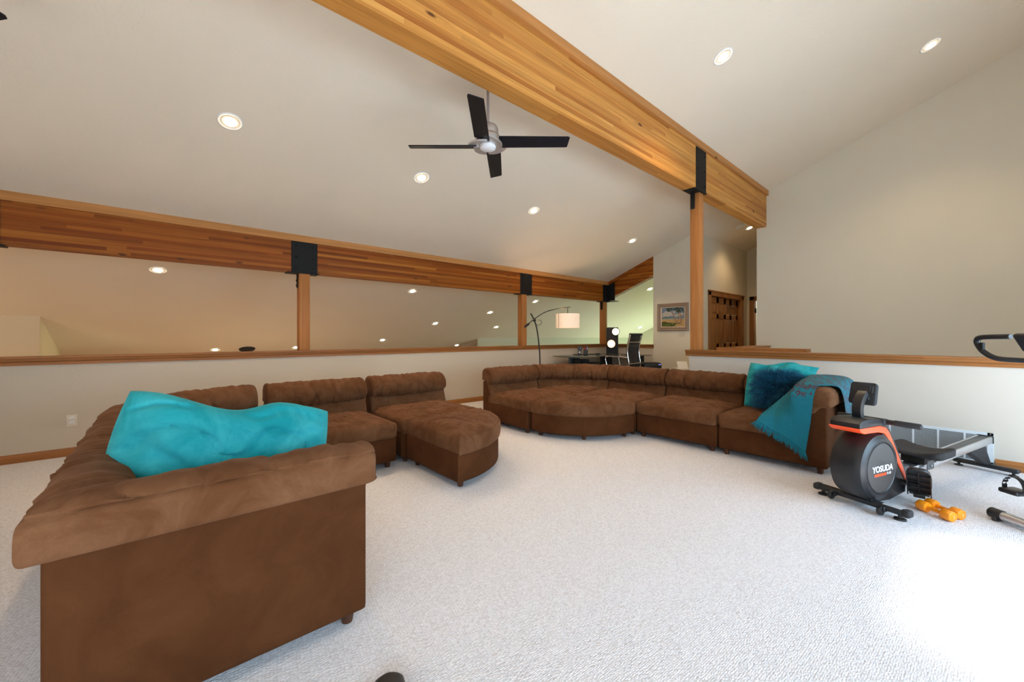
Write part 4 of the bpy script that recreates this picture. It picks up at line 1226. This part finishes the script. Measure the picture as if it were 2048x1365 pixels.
for k in range(5): mb.tube([(.02 * math.cos(k * 1.2566), .02 * math.sin(k * 1.2566), .11), (.29 * math.cos(k * 1.2566), .29 * math.sin(k * 1.2566), .075)], [.02, .014], 8)
mb.build('star_base', 'chrome', t)
for k in range(5):
    mb = MB(); mb.lathe([(0, -.02), (.026, -.02), (.03, -.01), (.03, .01), (.026, .02), (0, .02)], 14, Tm(.29 * math.cos(k * 1.2566), .29 * math.sin(k * 1.2566), .03) @ Rm(PI / 2, 'X')); mb.build('caster', 'black_plastic', t)

# printer on its stand, low white table with a white card
t = thing('printer_stand', 'low dark cabinet under the printer beside the painting wall', 'cabinet', (7.60, 4.28, 0), math.atan2(-AF, AR))
mb = MB(); mb.box(-.2, .18, -.16, .16, 0.04, .53, .006); mb.build('body', 'black_matte', t)
mb = MB(); mb.box(-.18, .16, -.168, -.155, .06, .50, .004); mb.build('door', 'black_matte', t)
for x in (-.17, .15):
    for y in (-.13, .13):
        mb = MB(); mb.lathe([(.018, 0), (.018, .05)], 10, Tm(x, y, 0)); mb.build('foot', 'steel', t)
t = thing('printer', 'low black printer peeking over the right sofa beside the chair', 'printer', (7.60, 4.28, .53), math.atan2(-AF, AR))
mb = MB(); mb.box(-.19, .17, -.14, .14, 0, .105, .022, 3); mb.build('body', 'black_plastic', t)
mb = MB(); mb.box(-.17, .15, -.12, .12, .103, .118, .008, 2); mb.build('lid', 'black_matte', t)
mb = MB(); mb.box(.10, .15, -.143, -.138, .075, .09, .001, 1); mb.build('display', 'blue_led', t)
t = thing('side_table', 'low white table at the foot of the painting wall beside the printer', 'table', (7.93, 3.74, 0), math.atan2(-AF, AR))
mb = MB(); mb.box(-.19, .20, -.16, .16, .515, .545, .006, 2); mb.build('table_top', 'white_plastic', t)
for x in (-.16, .17):
    for y in (-.13, .13):
        mb = MB(); mb.box(x - .018, x + .018, y - .018, y + .018, 0, .516, .003, 1); mb.build('leg', 'white_plastic', t)
mb = MB(); mb.prism([(-.05, 0), (-.046, 0), (.022, .135), (.018, .135)], -.105, .10, 'x'); mb.prism([(.018, .10), (.022, .10), (.075, 0), (.071, 0)], -.02, .02, 'x')
o = mb.build('card_stand', 'print_white'); o.location = (7.88, 3.76, .545); o.rotation_euler = (0, 0, math.atan2(-AF, AR)); tag(o, 'blank white card leaning on the low white table', 'card')


# ------------------------------------------------------------------ rowing machine
def text_mesh(name, body, size, mat, parent, M, ext=.0006, bold=0.0):
    cu = bpy.data.curves.new(name, 'FONT'); cu.body = body; cu.size = size; cu.extrude = ext; cu.offset = bold
    cu.align_x = 'CENTER'; cu.align_y = 'CENTER'
    tmp = bpy.data.objects.new(name, cu); COL.objects.link(tmp)
    bpy.context.view_layer.update()
    me = bpy.data.meshes.new_from_object(tmp.evaluated_get(bpy.context.evaluated_depsgraph_get()))
    bpy.data.objects.remove(tmp)
    me.transform(M); me.materials.clear(); me.materials.append(MAT[mat])
    o = bpy.data.objects.new(name, me); COL.objects.link(o); o.parent = parent
    return o


RZ = -.3252
t = thing('rowing_machine', 'black rowing machine with red-orange stripe beside the right sofa end', 'rowing machine', (3.770, .462, 0), RZ)
rower = t
AX = Rm(PI / 2, 'X')          # lathe axis -> local -y
WC = (-.035, .292)
mb = MB()
mb.lathe([(0, -.105), (.16, -.105), (.195, -.103), (.222, -.090), (.234, -.062), (.234, .02), (.234, .062), (.222, .090), (.205, .097), (.198, .103), (.178, .105), (.172, .100), (0, .099)], 72, Tm(WC[0], 0, WC[1]) @ AX)
wedge = [(-.05, .50), (.03, .520), (.075, .50), (.118, .44), (.205, .31), (.292, .185), (.312, .12), (.28, .075), (.10, .05), (-.06, .06)]
mb.prism(wedge, -.088, .088, 'y')
mb.build('housing', 'black_plastic', t)
mb = MB()
mb.lathe([(.168, .0985), (.166, .104), (.160, .1055), (0, .1055)], 64, Tm(WC[0], 0, WC[1]) @ AX); sd = mb.build('side_disc', 'grey_disc', t)
TMX = Tm(WC[0] + .010, -.1058, WC[1] - .005) @ AX
text_mesh('logo_text', 'YOSUDA', .062, 'print_white', sd, TMX @ Matrix.Diagonal((.98, .92, 1, 1)), bold=.0016)
text_mesh('logo_model_text', 'R-10', .024, 'print_white', sd, Tm(WC[0] + .085, -.1058, WC[1] - .042) @ AX, bold=.0004)
mb = MB(); mb.box(-.098, .042, 0, .0008, -.009, .009, M=Tm(WC[0] + .010, -.1064, WC[1] - .043)); mb.build('logo_bar', 'red_orange', sd)
hood = [(-.262, .575), (-.258, .605), (-.235, .626), (-.16, .634), (-.02, .622), (.055, .592), (.098, .548), (.150, .468), (.235, .335), (.338, .172), (.322, .168), (.218, .325), (.135, .452), (.085, .525), (.045, .560), (-.03, .578)]
mb = MB()
b = bmesh.new()
def prism_bm(poly, y0, y1, bev):
    b = bmesh.new(); n = len(poly)
    a = [b.verts.new((p[0], y0, p[1])) for p in poly]; c = [b.verts.new((p[0], y1, p[1])) for p in poly]
    b.faces.new(a[::-1]); b.faces.new(c)
    for i in range(n): b.faces.new((a[i], a[(i + 1) % n], c[(i + 1) % n], c[i]))
    bmesh.ops.recalc_face_normals(b, faces=b.faces[:])
    es = [e for e in b.edges if abs(e.verts[0].co.y - e.verts[1].co.y) < 1e-6]
    bmesh.ops.bevel(b, geom=es, offset=bev, segments=3, profile=.5, affect='EDGES'); return b
mb.bm(prism_bm(hood, -.090, .090, .006)); mb.build('hood', 'black_plastic', t)
stripe = [(-.272, .576), (-.03, .579), (.046, .561), (.086, .526), (.136, .453), (.219, .326), (.322, .170), (.316, .128), (.300, .150), (.190, .300), (.112, .415), (.062, .492), (.028, .520), (-.05, .536), (-.215, .538), (-.252, .552)]
mb = MB(); mb.bm(prism_bm(stripe, -.0935, .0935, .004)); mb.build('stripe', 'red_orange', t)
mb = MB(); mb.box(-.090, -.060, -.07, .07, .05, .12, .004); mb.build('bracket', 'black_plastic', t)
# front stabilizer
mb = MB(); mb.box(-.120, -.060, -.25, .25, .034, .074, .014, 3); fs = mb.build('front_stabilizer', 'black_plastic', t)
for s in (-1, 1):
    mb = MB(); mb.box(-.123, -.057, s * .262 - .022, s * .262 + .022, .030, .077, .014, 3); mb.build('end_cap', 'black_matte', fs)
    mb = MB(); mb.lathe([(0, 0), (.034, 0), (.032, .010), (.012, .014), (.010, .034), (0, .034)], 18, Tm(-.09, s * .225, 0)); mb.build('foot', 'rubber', fs)
    mb = MB(); mb.lathe([(0, -.012), (.026, -.012), (.030, -.006), (.030, .006), (.026, .012), (0, .012)], 22, Tm(-.142, s * .145, .036) @ AX); mb.build('wheel', 'black_plastic', fs)
    mb = MB(); mb.box(-.142, -.10, s * .145 - .02, s * .145 - .014, .028, .062, .003, 1); mb.build('wheel_fork', 'black_plastic', fs)
mb = MB(); mb.box(-.112, -.070, -.238, -.140, .0735, .0765, .0008, 1); mb.build('sticker', 'sticker_grey', fs)
mb = MB(); mb.box(-.115, -.055, -.085, .085, .07, .084, .004, 2); mb.build('mount_plate', 'black_matte', t)
# console on its neck
mb = MB()
NP = catmull([(-.085, 0, .60), (-.105, 0, .66), (-.098, 0, .72), (-.065, 0, .77), (-.035, 0, .795)], 6)
vv = []; ff = []
for i, p in enumerate(NP):
    tg = (NP[min(i + 1, len(NP) - 1)] - NP[max(i - 1, 0)]).normalized(); nn_ = Vector((tg.z, 0, -tg.x))
    for sx, sy in ((-1, -1), (1, -1), (1, 1), (-1, 1)): vv.append(p + nn_ * .020 * sx + Vector((0, .026 * sy, 0)))
for i in range(len(NP) - 1):
    for k in range(4): ff.append((i * 4 + k, i * 4 + (k + 1) % 4, (i + 1) * 4 + (k + 1) % 4, (i + 1) * 4 + k))
ff += [(3, 2, 1, 0), tuple(len(vv) - 4 + k for k in range(4))]
mb.add(vv, ff); mb.build('neck', 'black_plastic', t, angle=50)
KM = Tm(.010, .022, .785) @ Rm(R(4), 'Z') @ Rm(R(16), 'Y') @ Matrix.Diagonal((.8, .68, .76, 1))         # local: y across, z up, -x = back of the console
mb = MB(); out = rounded_poly([(-.118, -.105), (.118, -.105), (.112, .105), (-.112, .105)], .034, 6)
mb.solid(out, [(.012, -.021), (.003, -.018), (0, -.010), (0, .012), (.006, .020), (.014, .021)], K=2, M=KM @ Rm(PI / 2, 'Y') @ Rm(PI / 2, 'Z') @ Rm(PI, 'Y'))
cn = mb.build('console', 'black_matte', t, angle=50)
mb = MB(); mb.box(-.0240, -.020, -.065, .085, .02, .075, .002, 1, M=KM); mb.build('battery_cover', 'black_plastic', cn)
mb = MB(); mb.box(-.0248, -.0235, -.060, .080, .0735, .0748, M=KM); mb.box(-.0245, -.0215, -.088, -.078, .01, .070, M=KM); mb.build('label_strip', 'dark_grey', cn)
mb = MB(); mb.lathe([(0, 0), (.017, 0), (.016, .001), (0, .001)], 20, KM @ Tm(-.0222, .018, -.005) @ Rm(-PI / 2, 'Y')); mb.build('green_sticker', 'green_dot', cn)
mb = MB(); mb.box(-.040, -.018, -.032, .040, -.050, -.016, .004, 1, M=KM); mb.box(-.030, -.018, -.065, -.036, -.06, -.03, .004, 1, M=KM); mb.build('hinge_block', 'black_plastic', cn)
for yy, zz in ((.095, .08), (.09, .0), (-.09, -.02), (.09, -.08), (-.095, .085), (-.1, -.085)):
    mb = MB(); mb.lathe([(.004, 0), (.004, .001), (0, .001)], 8, KM @ Tm(-.0212, yy, zz) @ Rm(-PI / 2, 'Y')); mb.build('screw_hole', 'black_plastic', cn)
# pull handle resting in its cradle
mb = MB(); mb.tube([(.045, .19, .603), (.045, -.272, .600)], .0175, 18); hb = mb.build('pull_handle', 'black_plastic', t)
for s in (-1, 1):
    mb = MB(); mb.tube([(.045, -.04 + s * .10, .6015), (.045, -.04 + s * .232, .6015), (.045, -.04 + s * .238, .6015)], [.0195, .0195, .015], 18); mb.build('foam_grip', 'black_matte', hb)
mb = MB(); mb.box(.010, .080, -.10, .055, .575, .618, .014, 3); mb.build('cradle', 'black_matte', t)
# footplates
for s in (-1, 1):
    FMx = Tm(.250, s * .182, .185) @ Rm(R(-s * 20), 'Z') @ Rm(R(45), 'Y')                  # local x along the plate towards the heel
    mb = MB(); fp = rounded_poly([(-.165, -.055), (.02, -.066), (.16, -.050), (.16, .050), (.02, .066), (-.165, .055)], [.05, .04, .02, .02, .04, .05], 6)
    mb.solid(fp, [(.004, -.012), (0, -.006), (0, .006), (.004, .012)], K=2, M=FMx); f0 = mb.build('footplate', 'black_plastic', t)
    mb = MB()
    for x in (-.10, -.03, .04, .11): mb.box(x - .003, x + .003, -.055, .055, -.024, -.010, M=FMx)
    mb.box(-.14, .15, -.003, .003, -.026, -.010, M=FMx)
    for yy in (-.058, .058): mb.box(-.12, .15, yy - .003, yy + .003, -.028, -.008, M=FMx)
    mb.build('plate_ribs', 'black_plastic', f0)
    mb = MB(); mb.box(.148, .166, -.052, .052, -.012, .055, .006, 2, M=FMx); mb.build('heel_cup', 'black_plastic', f0)
    mb = MB(); vv = []; ff = []
    N_ = 16
    for i in range(N_ + 1):
        a = PI * i / N_; y = -.064 * math.cos(a); z = .010 + .072 * math.sin(a)
        for dx in (-.022, .022): vv.append(FMx @ Vector((-.01 + dx, y, z))); vv.append(FMx @ Vector((-.01 + dx, y * .93, z - .005)))
    for i in range(N_):
        a = i * 4; c = a + 4
        ff += [(a, a + 2, c + 2, c), (a + 1, c + 1, c + 3, a + 3), (a, c, c + 1, a + 1), (a + 2, a + 3, c + 3, c + 2)]
    mb.add(vv, ff); mb.build('strap', 'black_matte', f0)
    mb = MB(); mb.box(.148 - .02, .165, -.03, .03, -.034, -.01, .003, 1, M=FMx); mb.build('heel_foot', 'rubber', f0)
mb = MB(); mb.tube([(.235, -.19, .165), (.235, .19, .165)], .014, 12); mb.build('foot_axle', 'steel', t)
mb = MB(); mb.box(.12, .40, -.05, .05, .045, .085, .006); mb.build('base_frame', 'black_matte', t)
mb = MB(); mb.box(.30, .46, -.055, .055, .09, .24, .02, 3); mb.build('rail_joint', 'dark_grey', t)
# rail, seat, rear leg
RA = math.atan2(.105, 1.42)
RM = Tm(.40, 0, .178) @ Rm(-RA, 'Y')
mb = MB(); mb.box(0, 1.425, -.032, .032, -.028, .026, .004, M=RM); rl = mb.build('rail', 'dark_grey', t)
for s in (-1, 1):
    mb = MB(); mb.box(0, 1.42, s * .040 - .009, s * .040 + .009, -.030, .028, .006, 2, M=RM); mb.build('rail_edge', 'silver', rl)
mb = MB(); mb.box(1.42, 1.437, -.052, .052, -.034, .032, .006, 2, M=RM); mb.build('rail_end_cap', 'black_plastic', rl)
SM = Tm(.665, -.015, .285)
mb = MB(); so_ = rounded_poly([(-.145, -.185), (.15, -.165), (.15, .165), (-.145, .185)], [.06, .05, .05, .06], 6)
def seat_fn(p):
    r = (abs(p.y) / .18) ** 2
    if p.z > .02: p.z += -.016 * max(0, 1 - r * 1.6) + .020 * r * 1.0 + .012 * max(0, (p.x) / .15)
    return p
mb.solid(resample(so_, .02), [(.03, 0), (.012, .006), (.002, .016), (0, .030), (.006, .042), (.018, .046), (.035, .046)], 0.0, 8, seat_fn, SM); mb.build('seat', 'black_matte', t, angle=60)
mb = MB(); mb.box(-.09, .09, -.07, .07, -.055, .004, .004, M=SM); mb.build('seat_carriage', 'steel', t)
for s in (-1, 1):
    mb = MB(); mb.box(-.05, .05, s * .068 - .003, s * .068 + .003, -.10, -.03, .003, 1, M=SM); cg = mb.build('carriage_side', 'dark_grey', t)
    q = MB(); q.lathe([(.008, 0), (.008, .006), (0, .008)], 8, SM @ Tm(0, s * .071, -.07) @ Rm(-s * PI / 2, 'X')); q.build('carriage_bolt', 'silver', cg)
mb = MB(); mb.bm(prism_bm([(1.44, .222), (1.735, .242), (1.86, .055), (1.80, .055)], -.028, .028, .003)); mb.build('rear_leg', 'black_matte', t)
mb = MB(); mb.box(1.795, 1.855, -.20, .20, .030, .066, .015, 3); rs = mb.build('rear_stabilizer', 'black_plastic', t)
for s in (-1, 1):
    mb = MB(); mb.lathe([(0, 0), (.030, 0), (.028, .009), (.010, .013), (.010, .032), (0, .032)], 18, Tm(1.825, s * .165, 0)); mb.build('foot', 'rubber', rs)

# ------------------------------------------------------------------ dumbbells
def dumbbell(a, c, label):
    a = Vector((a[0], a[1], 0)); c = Vector((c[0], c[1], 0)); d = c - a; L = .205
    t = thing('dumbbell', label, 'dumbbell', (a + c) / 2, math.atan2(d.y, d.x), 'orange dumbbells')
    mb = MB(); mb.tube([(-L / 2 + .03, 0, .0335), (L / 2 - .03, 0, .0335)], .0125, 16); mb.build('handle', 'orange', t)
    for s in (-1, 1):
        out = rounded_poly([(.0385 * math.cos(R(30 + 60 * k)), .0385 * math.sin(R(30 + 60 * k))) for k in range(6)], .010, 4)
        mb = MB(); mb.solid(out, [(.010, -.030), (.003, -.028), (0, -.022), (0, .018), (.003, .026), (.012, .030)], K=2, M=Tm(s * (L / 2 - .03), 0, .0335) @ Rm(s * PI / 2, 'Y') @ Rm(R(90), 'Z')); h = mb.build('head', 'orange', t)
        text_mesh('weight_number', '3', .028, 'print_pale', h, Tm(s * (L / 2 + .0023), 0, .0335) @ Rm(s * PI / 2, 'Z') @ Rm(PI / 2, 'X'))
    return t
dumbbell((3.925, .196), (3.825, .060), 'nearer of the two orange dumbbells on the carpet by the rower foot')
dumbbell((4.010, .160), (3.910, .022), 'farther of the two orange dumbbells, beside the other one and the footplate')

# ------------------------------------------------------------------ exercise bike at the right edge
t = thing('exercise_bike', 'exercise bike cut off by the right picture edge, black handlebar and silver stabilizer', 'exercise bike', (3.93, -.32, 0), math.atan2(-.63, .77))
for x, nm in ((0, 'front_stabilizer'), (.86, 'rear_stabilizer')):
    mb = MB(); mb.tube([(x, -.235, .040), (x, .235, .040)], .029, 20); st_ = mb.build(nm, 'silver', t)
    for s in (-1, 1):
        mb = MB(); mb.tube([(x, s * .20, .040), (x, s * .262, .040), (x, s * .270, .040)], [.0335, .0335, .027], 20); ec = mb.build('end_cap', 'black_plastic', st_)
        mb = MB(); mb.box(x - .036, x + .036, s * .225 - .012, s * .225 + .012, .0, .03, .003, 1); mb.build('foot_pad', 'rubber', st_)
mb = MB(); mb.tube([(0, 0, .05), (.12, 0, .16), (.45, 0, .22), (.86, 0, .05)], .03, 14, smooth=5); mb.build('base_tube', 'silver', t)
mb = MB(); mb.lathe([(0, -.05), (.17, -.05), (.20, -.035), (.205, 0), (.20, .035), (.17, .05), (0, .05)], 48, Tm(.24, 0, .34) @ Rm(PI / 2, 'X')); mb.build('flywheel_cover', 'black_plastic', t)
mb = MB(); mb.tube([(.22, 0, .48), (.10, 0, .80), (.04, 0, 1.05)], .026, 14); mb.build('mast', 'black_plastic', t)
for s in (-1, 1):
    mb = MB(); mb.tube([(.03, 0, 1.04), (.04, s * .114, 1.045), (-.004, s * .225, 1.052), (-.005, s * .295, 1.088), (.006, s * .338, 1.135), (.0, s * .340, 1.172), (-.012, s * .30, 1.19), (-.03, s * .144, 1.195)], .0165, 14, smooth=6); hb = mb.build('handlebar', 'black_plastic', t)
    mb = MB(); mb.lathe([(0, 0), (.0165, 0), (.015, .003), (0, .004)], 16, Tm(-.03, s * .144, 1.195) @ Rm(s * PI / 2, 'X')); mb.build('bar_end_plug', 'grey_disc', hb)
    mb = MB(); mb.box(-.022, .0, s * .305 - .012, s * .305 + .012, 1.105, 1.155, .006, 2); mb.build('pulse_sensor', 'steel', hb)
    # crank and pedal with strap
    px, pz = (.065, .205) if s > 0 else (.40, .43)
    mb = MB(); mb.tube([(.235, s * .055, .32), (.235, s * .10, .32), (px, s * .115, pz), (px, s * .135, pz)], .012, 10); mb.build('crank', 'silver', t)
    mb = MB(); mb.box(px - .055, px + .055, s * .19 - .05, s * .19 + .05, pz - .018, pz + .012, .01, 3); pd = mb.build('pedal', 'black_plastic', t)
    mb = MB(); vv = []; ff = []; N_ = 18
    for i in range(N_ + 1):
        a = PI * i / N_; y = s * .19 + .052 * math.cos(a) * (1.08 if i < 9 else 1); z = pz + .005 + .085 * math.sin(a) ** .7
        for dx in (-.016, .016): vv.append((px + dx, y, z)); vv.append((px + dx, s * .19 + (y - s * .19) * .92, z - .004))
    for i in range(N_):
        a = i * 4; c = a + 4
        if 1 <= i <= 7 and i % 2 == 1: continue
        ff += [(a, a + 2, c + 2, c), (a + 1, c + 1, c + 3, a + 3), (a, c, c + 1, a + 1), (a + 2, a + 3, c + 3, c + 2)]
    for i in range(1, 8, 2):       # edges of the slotted part stay continuous
        for e0, e1, k0, k1 in ((-.016, -.009, 0, 1), (.009, .016, 2, 3)):
            pa = [vv[i * 4], vv[i * 4 + 4]]
            ff.append(tuple(range(len(vv), len(vv) + 4))); vv += [(px + e0, pa[0][1], pa[0][2]), (px + e1, pa[0][1], pa[0][2]), (px + e1, pa[1][1], pa[1][2]), (px + e0, pa[1][1], pa[1][2])]
    mb.add(vv, ff); mb.build('pedal_strap', 'black_matte', pd, recalc=False)
CMx = Tm(-.03, 0, 1.155) @ Rm(R(-35), 'Y')
mb = MB(); mb.box(-.012, .018, -.105, .105, -.06, .065, .010, 3, M=CMx); cn = mb.build('console', 'black_plastic', t)
mb = MB(); mb.box(.0175, .020, -.07, .07, -.01, .05, M=CMx); mb.build('screen', 'dark_grey', cn)
mb = MB(); mb.tube([(.52, 0, .2), (.64, 0, .80)], .024, 14); mb.build('seat_post', 'silver', t)
mb = MB(); so_ = rounded_poly([(-.15, -.03), (.02, -.06), (.13, -.13), (.17, -.06), (.17, .06), (.13, .13), (.02, .06), (-.15, .03)], .03)
mb.solid(so_, [(.02, 0), (0, .02), (0, .04), (.015, .06), (.03, .065)], .008, 4, None, Tm(.65, 0, .79)); mb.build('saddle', 'black_matte', t)

# ------------------------------------------------------------------ black shoe at the bottom edge
SH_A = Vector((.540, 1.195, 0)); SH_D = Vector((.36, .93, 0)).normalized()
t = thing('shoe', 'black rounded shoe tip at the bottom picture edge in front of the near sofa end', 'shoe', SH_A, math.atan2(SH_D.y, SH_D.x))
so_ = catmull_loop([(.128, 0), (.105, .048), (.05, .058), (-.05, .045), (-.13, .042), (-.165, .0), (-.13, -.040), (-.05, -.042), (.05, -.055), (.105, -.048)], 5)
mb = MB(); mb.solid(so_, [(.003, 0), (0, .004), (0, .018), (.002, .022)], K=2); mb.build('sole', 'black_matte', t)
def shoe_fn(p):
    k = max(0, min(1, (.12 - p.x) / .26)); p.z = .022 + (p.z - .022) * (1 + .9 * k * k); return p
mb = MB(); mb.solid(so_, [(.006, .020), (.003, .028), (.006, .040), (.016, .050), (.028, .055)], .008, 5, shoe_fn); mb.build('upper', 'rubber', t)
mb = MB(); mb.tube([(-.02, .03, .088), (-.08, .034, .10), (-.135, .02, .105), (-.145, 0, .107), (-.135, -.02, .105), (-.08, -.034, .10), (-.02, -.03, .088), (-.01, 0, .083), (-.02, .03, .088)], .006, 8, cap=False, smooth=4); mb.build('collar', 'black_matte', t)
